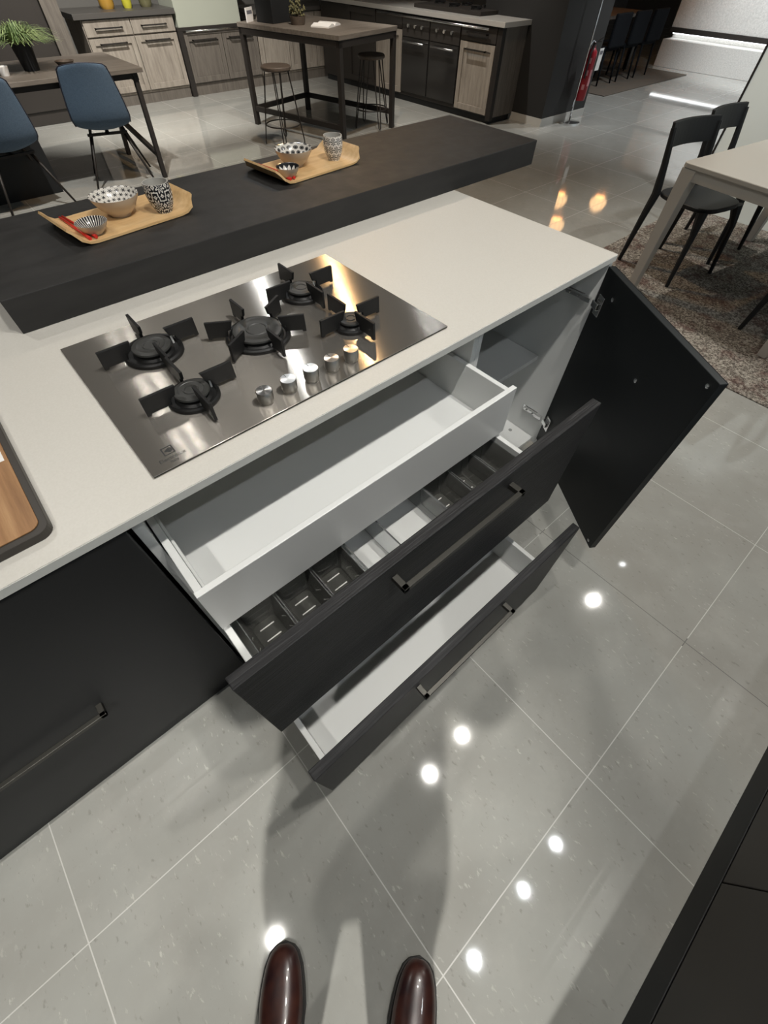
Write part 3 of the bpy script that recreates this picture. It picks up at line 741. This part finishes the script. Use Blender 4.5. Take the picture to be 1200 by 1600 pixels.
for i, (a, b) in enumerate(((.89, 1.435), (1.445, 1.985))):
    m_ = (a + b) / 2
    panel_front(kx, 'drawer_front', a, b, .615, .745, YK, M_greyoak, handle=(m_ - .16, m_ + .16, .68))
    panel_front(kx, 'door', a, b, .125, .600, YK, M_greyoak, handle=(m_ - .16, m_ + .16, .555))
tag(B('kitchen_worktop', .80, 2.02, YK - .03, 7.95, .755, .80, M_darkworktop), 'dark worktop carrying coloured glass jars above the pale oak cabinet', 'worktop')
k2 = thing('sink_cabinet', 'grey-oak double-door cabinet under the sage grey panel', 'cabinet', (2.55, 7.6, 0))
B('carcass', 2.07, 3.15, YK + .024, 7.93, .10, .60, M_greyoakd, k2, 0); B('plinth', 2.07, 3.15, YK + .03, 7.9, 0, .10, M_greyoakd, k2, 0)
B('end_post', 2.0, 2.065, YK - .01, 7.93, 0, .604, M_dark, k2, .002)
for a, b in ((2.075, 2.605), (2.615, 3.145)): panel_front(k2, 'door', a, b, .125, .565, YK, M_greyoakd, handle=((a + b) / 2 - .17, (a + b) / 2 + .17, .52))
MB().tube([(2.10, YK - .03, .60), (2.95, YK - .03, .60)], .008, 8).build('towel_rail', M_chrome, k2, absolute=True)
B('top_band', 2.0, 3.15, YK - .01, 7.93, .605, .635, M_dark, k2, .002)
tag(B('sage_panel', 2.03, 2.93, YK, 7.75, .635, 1.35, M_sage), 'plain sage grey block standing on the dark band of the cabinet', 'panel')
k3 = thing('corner_cabinet', 'grey-oak cabinet row seen behind the bar table legs', 'cabinet', (3.7, 7.6, 0))
B('carcass', 3.17, 4.85, YK + .024, 7.93, .10, .70, M_greyoak, k3, 0); B('plinth', 3.17, 4.85, YK + .03, 7.9, 0, .10, M_greyoakd, k3, 0)
for a, b in ((3.18, 3.66), (3.67, 4.15), (4.16, 4.64)): panel_front(k3, 'door', a, b, .125, .69, YK, M_greyoak, handle=((a + b) / 2 - .12, (a + b) / 2 + .12, .64))
tag(B('kitchen_worktop', 3.12, 4.86, YK - .03, 7.95, .70, .74, M_darkworktop), 'dark worktop over the cabinet row behind the bar table', 'worktop')
for (x, y, r, h, m_, lab) in ((1.33, 7.62, .085, .24, M_amber, 'wide amber glass jar on the dark worktop'), (1.56, 7.58, .055, .26, M_yellow, 'slim yellow glass jar between the amber and olive ones'), (1.80, 7.60, .075, .24, M_olive, 'dull olive glass jar on the dark worktop')):
    t = thing('glass_jar', lab, 'jar', (x, y, .80), 0, 'coloured glass jars on the far worktop')
    MB().lathe([(0, 0), (r * .8, 0), (r, .03), (r, h - .02), (r * .85, h), (r * .8, h), (r * .94, h - .03), (r * .94, .03), (0, .012)], n=24).build('jar_body', m_, t)
tall = thing('tall_cupboard', 'tall dark cupboard at the upper left corner behind the potted grass', 'cupboard', (-.6, 7.5, 0))
B('carcass', -2.4, .45, 7.05, 7.9, 0, 2.2, M_darkunit, tall, .004); B('end_panel', .45, .62, 7.0, 7.9, 0, 2.2, M_greyoakd, tall, .004)
for a in (-2.3, -1.4, -.5): B('door', a, a + .88, 7.03, 7.048, .12, 2.15, M_darkunit, tall, .003)

# ------------------------------------------------------------------ far kitchen, oven run (centre top)
XO = 4.20
ov = thing('oven_cabinet', 'charcoal oven cabinet run with a pale oak door at its near end', 'cabinet', (4.55, 4.9, 0))
B('carcass', XO + .024, 4.93, 3.86, 7.25, .06, .80, M_darkunit, ov, .002); B('plinth', XO + .04, 4.90, 3.88, 7.2, 0, .06, M_blkplastic, ov, 0)
B('end_panel', XO + .06, 4.86, 3.838, 3.859, .06, .80, M_greyoakd, ov, .002)
B('corner_post', XO, XO + .06, 3.835, 3.905, .03, .80, M_dark, ov, .002)
panel_front(ov, 'door', 3.915, 4.44, .075, .655, XO, M_greyoak, handle=(4.03, 4.33, .60), axis='y')
panel_front(ov, 'drawer_front', 3.915, 4.44, .665, .79, XO, M_darkunit, handle=(4.03, 4.33, .73), axis='y')
panel_front(ov, 'door', 5.47, 5.98, .075, .655, XO, M_greyoak, axis='y'); panel_front(ov, 'drawer_front', 5.47, 5.98, .665, .79, XO, M_darkunit, axis='y')
panel_front(ov, 'door', 6.0, 6.6, .075, .79, XO, M_darkunit, axis='y')
MB().tube([(XO - .045, 4.0, .775), (XO - .045, 5.9, .775)], .009, 8).build('towel_rail', M_chrome, ov, absolute=True)
for y0, y1, lab in ((4.46, 4.95, 'black glass oven beside the pale oak door'), (4.97, 5.455, 'black glass oven further from the pale oak door')):
    t = thing('built_in_oven', lab, 'oven', (XO, (y0 + y1) / 2, .10), 0, 'built-in ovens')
    B('oven_door', XO - .004, XO + .022, y0, y1, .10, .60, M_oven, t, .003)
    B('control_panel', XO - .004, XO + .022, y0, y1, .605, .785, M_darkunit, t, .003)
    MB().tube([(XO - .045, y0 + .05, .565), (XO - .045, y1 - .05, .565)], .009, 8).build('oven_handle', M_steel, t, absolute=True)
    for yy in (y0 + .06, y0 + .06): pass
    for yy in (y0 + .12, (y0 + y1) / 2, y1 - .12):
        kb = MB().lathe([(.018, 0), (.016, .022), (0, .022)], n=16).build('oven_knob', M_chrome if abs(yy - (y0 + y1) / 2) < .01 else M_steel, t, (-.004, yy - (y0 + y1) / 2, .60)); kb.rotation_euler = (0, -PI / 2, 0)
tag(B('kitchen_worktop', XO - .03, 4.96, 3.80, 7.26, .80, .84, M_lightworktop), 'pale stone worktop over the ovens carrying a black gas hob', 'worktop')
hb = thing('counter_hob', 'low black gas hob on the pale worktop above the ovens', 'hob', (4.6, 4.75, .84))
B('hob_base', 4.33, 4.86, 4.30, 5.40, .84, .875, M_darkunit, hb, .004)
for (x, y) in ((4.48, 4.5), (4.70, 4.5), (4.48, 4.85), (4.70, 4.85), (4.59, 5.2)):
    g = MB(); g.box(x - .09, x + .09, y - .005, y + .005, .89, .90); g.box(x - .005, x + .005, y - .09, y + .09, .89, .90); g.lathe([(.05, 0), (.05, .012), (0, .012)], (x, y, .875), 16)
    for sx in (-1, 1): g.box(x + sx * .085 - .004, x + sx * .085 + .004, y - .005, y + .005, .875, .89)
    g.build('pan_support', M_iron, hb, absolute=True)
tag(B('storage_tin', 4.66, 4.85, 3.90, 4.10, .84, .95, M_stone), 'pale square tin at the near end of the worktop beside the column', 'tin')

# ------------------------------------------------------------------ bar table and stools
ba = .2235; BL_, BW_, BH_ = 1.407, .973, .816
bt = thing('bar_table', 'high table with a worn brown top on a square metal frame', 'table', (2.257, 4.2535, 0), ba)
def bu(a, b): return (b, a)   # local: x along the short side, y along the long side
B_ = MB().box(0, BW_, 0, BL_, BH_ - .035, BH_).build('table_top', M_tabletop, bt, bevel=.003)
fr_ = MB(); q = .05
for (x0, x1, y0, y1) in ((0, BW_, 0, q), (0, BW_, BL_ - q, BL_), (0, q, q, BL_ - q), (BW_ - q, BW_, q, BL_ - q)): fr_.box(x0 + .006, x1 - .006, y0 + .006, y1 - .006, BH_ - .085, BH_ - .036)
fr_.box(.012, .045, q, BL_ - q, .12, .165); fr_.box(BW_ - .045, BW_ - .012, q, BL_ - q, .12, .165); fr_.box(q, BW_ - q, BL_ - .045, BL_ - .012, .12, .165)
fr_.build('frame_rail', M_dark, bt, bevel=.002)
for x, y in ((.006, .006), (BW_ - .056, .006), (.006, BL_ - .056), (BW_ - .056, BL_ - .056)): MB().box(x, x + .05, y, y + .05, 0, BH_ - .036).build('leg', M_dark, bt, bevel=.002)
def on_bt(u, v): c_, s_ = math.cos(ba), math.sin(ba); return (2.257 + u * c_ - v * s_, 4.2535 + u * s_ + v * c_, BH_)
t = thing('open_book', 'open pale booklet lying on the bar table top', 'book', on_bt(.42, .52), .5)
for s_ in (-1, 1):
    m = MB(); bm = m.bm; pr_ = [(0, .004), (.03, .022), (.07, .026), (.12, .016), (.15, .010)]
    A = [[bm.verts.new((s_ * x, y, z)) for x, z in pr_] for y in (-.1, .1)]; C_ = [[bm.verts.new((s_ * x, y, 0)) for x, z in pr_] for y in (-.1, .1)]
    for i in range(4):
        bm.faces.new((A[0][i], A[0][i + 1], A[1][i + 1], A[1][i])); bm.faces.new((C_[0][i], C_[0][i + 1], C_[1][i + 1], C_[1][i]))
        for q_ in (0, 1): bm.faces.new((A[q_][i], A[q_][i + 1], C_[q_][i + 1], C_[q_][i]))
    bm.faces.new((A[0][4], A[1][4], C_[1][4], C_[0][4])); m.build('page_block', M_paper, t)
t = thing('dried_plant', 'dark dried cone plant beside the booklet on the bar table', 'plant', on_bt(.30, .80))
MB().lathe([(0, 0), (.07, 0), (.085, .06), (.08, .06), (0, .05)], n=20).build('pot', M_stoolseat, t)
m = MB()
for i in range(60):
    a = random.uniform(0, 2 * PI); rr = random.uniform(0, .08); z = .06 + random.uniform(0, .10)
    m.lathe([(0, -.015), (.014, 0), (0, .018)], (rr * math.cos(a), rr * math.sin(a), z), 6)
m.build('cones', M_olive, t)
t = thing('storage_box', 'black box standing on the far half of the bar table', 'box', on_bt(.28, 1.12), ba)
MB().box(-.14, .14, -.12, .12, 0, .24).build('box_body', M_blkplastic, t, bevel=.004); MB().box(-.142, .142, -.122, .122, .20, .25).build('lid', M_dark, t, bevel=.003)
t = thing('price_card', 'small white price card on the far left end of the bar table', 'card', on_bt(.10, 1.30), ba + .3)
MB().box(-.07, .07, -.004, .004, 0, .10).build('card', M_paper, t); MB().box(-.05, .05, -.0055, -.004, .055, .08).build('printed_line', M_ink, t)

def stool(loc, rz, label):
    t = thing('bar_stool', label, 'stool', loc, rz, 'hairpin-leg stools at the bar table')
    MB().lathe([(0, .575), (.14, .575), (.15, .585), (.15, .60), (.14, .608), (0, .606)], n=32).build('seat', M_stoolseat, t)
    for i in range(4):
        a = PI / 4 + i * PI / 2; d = Vector((math.cos(a), math.sin(a), 0)); s_ = Vector((-d.y, d.x, 0)) * .035
        top = d * .115 + Vector((0, 0, .576)); bot = d * .21 + Vector((0, 0, .010))
        MB().tube([top - s_, bot - s_ * .35 + Vector((0, 0, .02)), bot, bot + s_ * .35 + Vector((0, 0, .02)), top + s_], .006, 6).build('leg', M_dark, t)
    n = 28; rr = .180
    MB().tube([(rr * math.cos(2 * PI * i / n), rr * math.sin(2 * PI * i / n), .17) for i in range(n)], .006, 6, closed=True).build('foot_ring', M_dark, t)
    return t
s1 = stool((1.80, 4.72, 0), .2, 'round hairpin-leg stool standing left of the bar table legs')
copy_thing(s1, (3.00, 4.66, 0), .55, 'round hairpin-leg stool inside the bar table frame, before the ovens')

# ------------------------------------------------------------------ fire extinguisher on its stand
fs = thing('extinguisher_stand', 'chrome pole stand with hooks holding the red fire extinguisher', 'stand', (5.12, 3.28, 0))
MB().lathe([(0, 0), (.13, 0), (.13, .012), (.02, .022), (0, .022)], n=28).build('base_plate', M_chrome, fs)
MB().tube([(0, 0, .02), (0, 0, 1.6)], .009, 8).build('pole', M_chrome, fs)
MB().tube([(0, 0, .66), (.03, -.01, .70), (.08, -.02, .68)], .007, 8).build('hook', M_chrome, fs); MB().tube([(0, 0, .20), (-.05, -.02, .22), (-.07, -.03, .16)], .007, 8).build('hook', M_chrome, fs)
ex = thing('fire_extinguisher', 'red fire extinguisher with white tag hanging beside the charcoal column', 'fire extinguisher', (5.20, 3.27, .20))
MB().lathe([(0, 0), (.054, 0), (.060, .012), (.060, .36), (.050, .41), (.022, .44), (.020, .46), (0, .46)], n=32).build('cylinder', M_redpaint, ex)
v = MB(); v.lathe([(.018, .46), (.018, .49), (0, .49)], n=14); v.beam((0, 0, .48), (.09, -.03, .52), .018, .012); v.beam((0, 0, .49), (.08, -.03, .485), .014, .010); v.build('valve', M_dark, ex, bevel=.001)
MB().tube([(-.02, -.02, .47), (-.085, -.03, .40), (-.078, -.03, .20)], .010, 8).build('hose', M_blkplastic, ex)
def curved_label(z0, z1, a0, a1, m_, parent, name, r=.0608):
    l = MB(); n = 8; A = []
    for i in range(n + 1):
        a = math.radians(a0 + (a1 - a0) * i / n); A.append((l.bm.verts.new((r * math.cos(a), r * math.sin(a), z0)), l.bm.verts.new((r * math.cos(a), r * math.sin(a), z1))))
    for p_, q_ in zip(A, A[1:]): l.bm.faces.new((p_[0], q_[0], q_[1], p_[1])).smooth = True
    return l.build(name, m_, parent)
curved_label(.13, .27, -110, -65, mat('faded_pink_label', (.50, .22, .24), .5), ex, 'instruction_label')
for z in (.10, .22, .32): curved_label(z, z + .045, -165, -135, bpy.data.materials['faded_pink_label'], ex, 'pictogram')
MB().box(.02, .10, -.0785, -.077, .26, .44).build('tag', M_paper, ex); MB().box(.03, .09, -.0795, -.0786, .39, .42).build('tag_print', M_ink, ex)

# ------------------------------------------------------------------ far dining group and pale platform (upper right)
r_ = MB().box(6.75, 9.35, 3.78, 6.2, 0, .008).build('area_rug', M_brownrug); tag(r_, 'brown rug under the far black chairs', 'rug')
ft = thing('dining_table', 'far brown dining table behind the row of black chairs', 'table', (8.0, 5.1, .008))
B('table_top', 7.1, 9.0, 4.62, 5.6, .63, .67, M_stoolseat, ft, .004)
for x, y in ((7.2, 4.7), (8.9, 4.7), (7.2, 5.5), (8.9, 5.5)): B('leg', x - .035, x + .035, y - .035, y + .035, .008, .63, M_dark, ft, .002)
def slab_chair(loc, label):
    t = thing('dining_chair', label, 'chair', loc, 0, 'black upholstered chairs at the far table')
    MB().box(-.21, .21, -.18, .22, .36, .42).build('seat', M_farchair, t, bevel=.015)
    MB().box(-.21, .21, -.235, -.19, .40, .74).build('backrest', M_farchair, t, bevel=.015)
    for sx in (-1, 1):
        for sy in (-1, 1): MB().tube([(sx * .18, sy * .17, .37), (sx * .19, sy * .20, 0)], [.018, .012], 8).build('leg', M_farchair, t)
    return t
sc1 = slab_chair((7.42, 4.42, .008), 'black far chair nearest the fire extinguisher')
copy_thing(sc1, (7.97, 4.42, .008), 0, 'middle black chair of the row at the far table')
copy_thing(sc1, (8.52, 4.42, .008), 0, 'black far chair nearest the pale stepped platform')
pf = thing('display_platform', 'pale stone stepped platform with a glowing light strip at upper right', 'platform', (11, 1.8, 0))
B('lower_block', 9.7, 12, -1.5, 4.58, 0, .33, M_stone, pf, .004); B('upper_block', 9.86, 12, -1.5, 4.58, .46, .84, M_stone, pf, .004)
B('fascia', 9.84, 12, -1.5, 4.575, .40, .459, M_dark, pf, 0); B('recess', 9.98, 12, -1.5, 4.56, .331, .399, M_stone, pf, 0)
B('top_recess', 9.87, 12, -1.5, 4.56, .841, .88, M_dark, pf, 0); B('top_block', 9.86, 12, -1.5, 4.58, .881, 1.5, M_stone, pf, .004)
B('light_strip', 9.90, 9.96, -1.5, 4.54, .385, .399, M_led, pf, 0)

# ------------------------------------------------------------------ the photographer: burgundy shoes in view, the rest casts the shadow on the floor
def skin_mesh(name, verts, edges, m_, parent=None, sub=2):
    me = bpy.data.meshes.new('tmp'); me.from_pydata([v[0] for v in verts], edges, []); o = bpy.data.objects.new('tmp', me); COL.objects.link(o)
    md = o.modifiers.new('skin', 'SKIN'); md.use_smooth_shade = True
    if not me.skin_vertices: me.attributes.new  # layer is created with the modifier
    for i, v in enumerate(verts):
        r = v[1]; r = r if isinstance(r, tuple) else (r, r)
        me.skin_vertices[0].data[i].radius = r
        me.skin_vertices[0].data[i].use_root = (i == 0)
    sb = o.modifiers.new('s', 'SUBSURF'); sb.levels = sub; sb.render_levels = sub
    bpy.context.view_layer.update()
    nm = bpy.data.meshes.new_from_object(o.evaluated_get(bpy.context.evaluated_depsgraph_get()))
    bpy.data.objects.remove(o); nm.materials.clear(); nm.materials.append(m_)
    for p in nm.polygons: p.use_smooth = True
    q = bpy.data.objects.new(name, nm); COL.objects.link(q)
    if parent: q.parent = parent
    return q
F_ = Vector((.66, .75, 0)).normalized(); L_ = Vector((-F_.y, F_.x, 0)); UP = Vector((0, 0, 1))
PC = Vector((-1.765, -.863, 0))
per = thing('person', 'standing person of whom only the two burgundy shoe tips show, holding a phone', 'person', PC)
def W(f, l, z): return F_ * f + L_ * l + UP * z
camp = Vector(cam.location) - PC
R3 = cam.rotation_euler.to_matrix(); cr, cu3, cf = R3 @ Vector((1, 0, 0)), R3 @ Vector((0, 1, 0)), -(R3 @ Vector((0, 0, 1)))
phc = camp - cf * .013 - cu3 * .055
TL_ = Vector((-1.712, -.583, 0)) - PC; DL = Vector((.60, .80, 0)); TR_ = Vector((-1.488, -.814, 0)) - PC; DR = Vector((.80, .60, 0))
AL, AR = TL_ - DL * .235, TR_ - DR * .235
hl, hr = phc - cu3 * .045 - cr * .052 - cf * .012, phc - cu3 * .045 + cr * .052 - cf * .012
S = lambda s: (1 if s == 'l' else -1)
def limbs(rad):
    """verts, edges of the whole figure; rad gives (pelvis, torso..) radii"""
    V = []; E = []
    def v(p, r, par=None):
        V.append((tuple(p), r)); i = len(V) - 1
        if par is not None: E.append((par, i))
        return i
    return V, E, v
# body: head, neck, hands and legs as one continuous surface
V, E, v = limbs(None)
pel = v(W(0, 0, .93), (.15, .11)); ab = v(W(.01, 0, 1.08), (.13, .10), pel); ch = v(W(.01, 0, 1.27), (.155, .115), ab); nk0 = v(W(.0, 0, 1.41), .075, ch)
nk = v(W(.015, 0, 1.47), .055, nk0); jaw = v(W(.055, 0, 1.535), (.060, .068), nk); hd_ = v(W(.055, 0, 1.61), (.076, .092), jaw); tp = v(W(.045, 0, 1.68), (.060, .070), hd_)
ns = v(W(.145, 0, 1.575), .013, jaw)
for s, A, Hn in (('l', AL, hl), ('r', AR, hr)):
    k_ = S(s); hip = v(W(.0, k_ * .09, .87), .095, pel); kn = v(A * .75 + W(.05, 0, .48), .058, hip); cf_ = v(A * .9 + W(.0, 0, .33), .055, kn); an = v(A + UP * .10, .038, cf_); v(A + UP * .05, .034, an)
    sh = v(W(0, k_ * .17, 1.37), .060, nk0); el = v(W(.10, k_ * .26, 1.12), .042, sh); wr = v(Hn * .72 + Vector(W(.10, k_ * .26, 1.12)) * .28 - UP * .01, .028, el)
    pm = v(Hn * .95 + Vector(W(.10, k_ * .26, 1.12)) * .05, (.030, .016), wr)
    for q in range(4):
        b_ = Hn + cu3 * (.028 - .020 * q) + cr * (k_ * -.006 * -1) ; a1 = v(b_, .0095, pm); a2 = v(b_ + cf * .018 + cr * k_ * .010, .0088, a1); v(b_ + cf * .020 + cr * k_ * (.036 - .003 * abs(q - 1)), .0078, a2)
    th = v(Hn + cu3 * .025 - cf * .010, .011, pm); v(Hn + cu3 * .040 - cf * .012 + cr * k_ * .022, .010, th)
body = skin_mesh('body', V, E, M_skin, per)
# trousers
V, E, v = limbs(None)
pel = v(W(-.005, 0, .93), (.17, .13)); v(W(.005, 0, 1.08), (.150, .120), pel)
for s, A in (('l', AL), ('r', AR)):
    k_ = S(s); hip = v(W(-.005, k_ * .095, .84), .112, pel); kn = v(A * .75 + W(.04, 0, .48), .080, hip); cf_ = v(A * .92 + W(-.005, 0, .28), .076, kn); v(A + W(-.01, 0, .085), .070, cf_)
skin_mesh('trousers', V, E, M_trouser, per)
V, E, v = limbs(None)
wa = v(W(.0, 0, .93), (.185, .150)); ab = v(W(.01, 0, 1.10), (.175, .145), wa); ch = v(W(.01, 0, 1.28), (.175, .13), ab); nk0 = v(W(0, 0, 1.40), .095, ch); v(W(.005, 0, 1.45), .070, nk0)
for s, Hn in (('l', hl), ('r', hr)):
    k_ = S(s); sh = v(W(0, k_ * .18, 1.37), .078, nk0); el = v(W(.09, k_ * .27, 1.12), .062, sh); v(Hn * .66 + Vector(W(.10, k_ * .26, 1.12)) * .34 - UP * .01, .042, el)
skin_mesh('jacket', V, E, M_jacket, per)
hm = MB(); cc = W(.035, 0, 1.635)
hm.lathe([(.090, -.03), (.098, .02), (.088, .07), (.055, .105), (0, .118)], (0, 0, 0), 24)
ho = hm.build('hair', M_hair, per); ho.location = cc - F_ * .012
for k_ in (-1, 1):
    MB().lathe([(0, -.012), (.010, -.007), (.012, 0), (.010, .007), (0, .012)], n=14).build('eye', M_paper, per, W(.128, k_ * .031, 1.605))
    MB().lathe([(0, -.028), (.010, -.018), (.012, 0), (.010, .02), (0, .028)], n=12).build('ear', M_skin, per, W(.045, k_ * .083, 1.595))
MB().tube([W(.136, -.022, 1.535), W(.143, 0, 1.536), W(.136, .022, 1.535)], [.003, .006, .003], 8).build('mouth', M_lips, per)
def shoe(tip, d, label):
    t = bpy.data.objects.new('shoe', None); COL.objects.link(t); t.parent = per
    secs = [(.000, .008, .030), (.005, .022, .040), (.016, .033, .047), (.038, .042, .053), (.070, .048, .058), (.105, .051, .065), (.145, .046, .078), (.185, .041, .095), (.225, .037, .108), (.265, .035, .112), (.288, .028, .110), (.298, .012, .105)]
    m = MB(); bm = m.bm; rows = []; nn = 14
    for x, w_, h_ in secs:
        row = []
        for j in range(nn + 1):
            a = PI * j / nn; ca, sa = math.cos(a), math.sin(a)
            row.append(bm.verts.new((-x, w_ * math.copysign(abs(ca) ** .85, ca), .016 + (h_ - .016) * (sa ** .8 if sa > 0 else 0))))
        rows.append(row)
    for A, Bq in zip(rows, rows[1:]):
        for j in range(nn): bm.faces.new((A[j], A[j + 1], Bq[j + 1], Bq[j])).smooth = True
        bm.faces.new((A[0], Bq[0], Bq[nn], A[nn]))
    bm.faces.new(rows[0]); bm.faces.new(rows[-1][::-1])
    a = math.atan2(d.y, d.x); t.location = tip; t.rotation_euler = (0, 0, a); t['label'] = label
    up = m.build('upper', M_leather, t, sub=1)
    so = MB(); out = [(-x, w_ * 1.03 + .001) for x, w_, h_ in secs]; poly = [(.003, 0)] + out + [(-.302, 0)] + [(x, -y) for x, y in out[::-1]]
    so.prism(poly, .008, .017); hpoly = [(-.225, .036), (-.265, .037), (-.29, .03), (-.302, 0), (-.29, -.03), (-.265, -.037), (-.225, -.036)]
    so.prism(hpoly, 0, .008); so.prism([(-.02, .02), (-.07, .044), (-.13, .046), (-.13, -.046), (-.07, -.044), (-.02, -.02)], 0, .008); so.build('sole', M_sole, t, bevel=.001)
shoe(TL_, DL, 'polished dark burgundy left shoe'); shoe(TR_, DR, 'polished brown burgundy right shoe')
ph = thing('smartphone', 'black smartphone held up in both hands, taking this picture', 'phone', PC + phc)
ph.rotation_euler = cam.rotation_euler
MB().box(-.037, .037, -.078, .078, -.002, .006).build('phone_body', M_blkplastic, ph, bevel=.002); MB().box(-.034, .034, -.074, .074, .006, .0064).build('screen', M_oven, ph)

# ------------------------------------------------------------------ warm pendants over the far table, seen mirrored in the floor
for x, y, lab in ((8.58, 5.04, 'warm glowing pendant lamp over the far table, the one farthest back'), (9.09, 4.40, 'warm glowing pendant lamp nearest the pale stepped platform'), (7.40, 4.30, 'warm glowing pendant lamp nearest the charcoal column')):
    t = thing('pendant_lamp', lab, 'lamp', (x, y, 1.86), 0, 'warm pendant lamps over the far table')
    MB().lathe([(.10, 0), (.16, .05), (.17, .12), (.13, .20), (.04, .26)], n=24).build('lamp_shade', M_shade, t)
    rb = MB()
    for i in range(12):
        a = 2 * PI * i / 12; rb.tube([(r_ * math.cos(a), r_ * math.sin(a), z_) for r_, z_ in ((.102, 0), (.163, .05), (.173, .12), (.133, .20), (.042, .26))], .004, 5)
    rb.build('cage_rib', M_dark, t); MB().tube([(0, 0, .25), (0, 0, 1.63)], .004, 6).build('cord', M_dark, t)
# ------------------------------------------------------------------ ceiling tracks and spotlights
for i, (yt, xa, xb_) in enumerate(((-.63, -3.2, 2.6), (-1.73, -2.4, .8), (2.2, -2.6, 2.9))):
    o = B('ceiling_track', xa, xb_, yt - .018, yt + .018, 3.30, 3.335, M_dark); tag(o, ('black ceiling track over the aisle front of the island', 'black ceiling track behind the standing person', 'black ceiling track beyond the bar top')[i], 'track')
for i, (x, y, z, aim, pw, cone, colr) in enumerate(SPOTS):
    t = thing('spotlight', SPOT_LABELS[i], 'lamp', (x, y, z), 0, 'ceiling spotlights')
    d = (Vector(aim) - Vector((x, y, z))).normalized(); q = d.to_track_quat('-Z', 'Y')
    hd = MB().lathe([(0, .16), (.045, .16), (.05, .14), (.05, .0), (.046, .0), (.044, .012), (0, .012)], n=24).build('lamp_head', M_dark, t); hd.rotation_mode = 'QUATERNION'; hd.rotation_quaternion = q
    MB().lathe([(0, .011), (.022, .011), (.022, .0105), (0, .0105)], n=20).build('lamp_lens', M_lens, hd)
    MB().tube([(0, 0, .06), (0, 0, .30)], .008, 8).build('stem', M_dark, t)
    ld = bpy.data.lights.new('spot', 'SPOT'); ld.energy = pw; ld.color = colr; ld.spot_size = math.radians(cone); ld.spot_blend = .7; ld.shadow_soft_size = .035
    lo = bpy.data.objects.new('spot', ld); COL.objects.link(lo); lo.parent = t; lo.location = d * .01; lo.rotation_mode = 'QUATERNION'; lo.rotation_quaternion = q
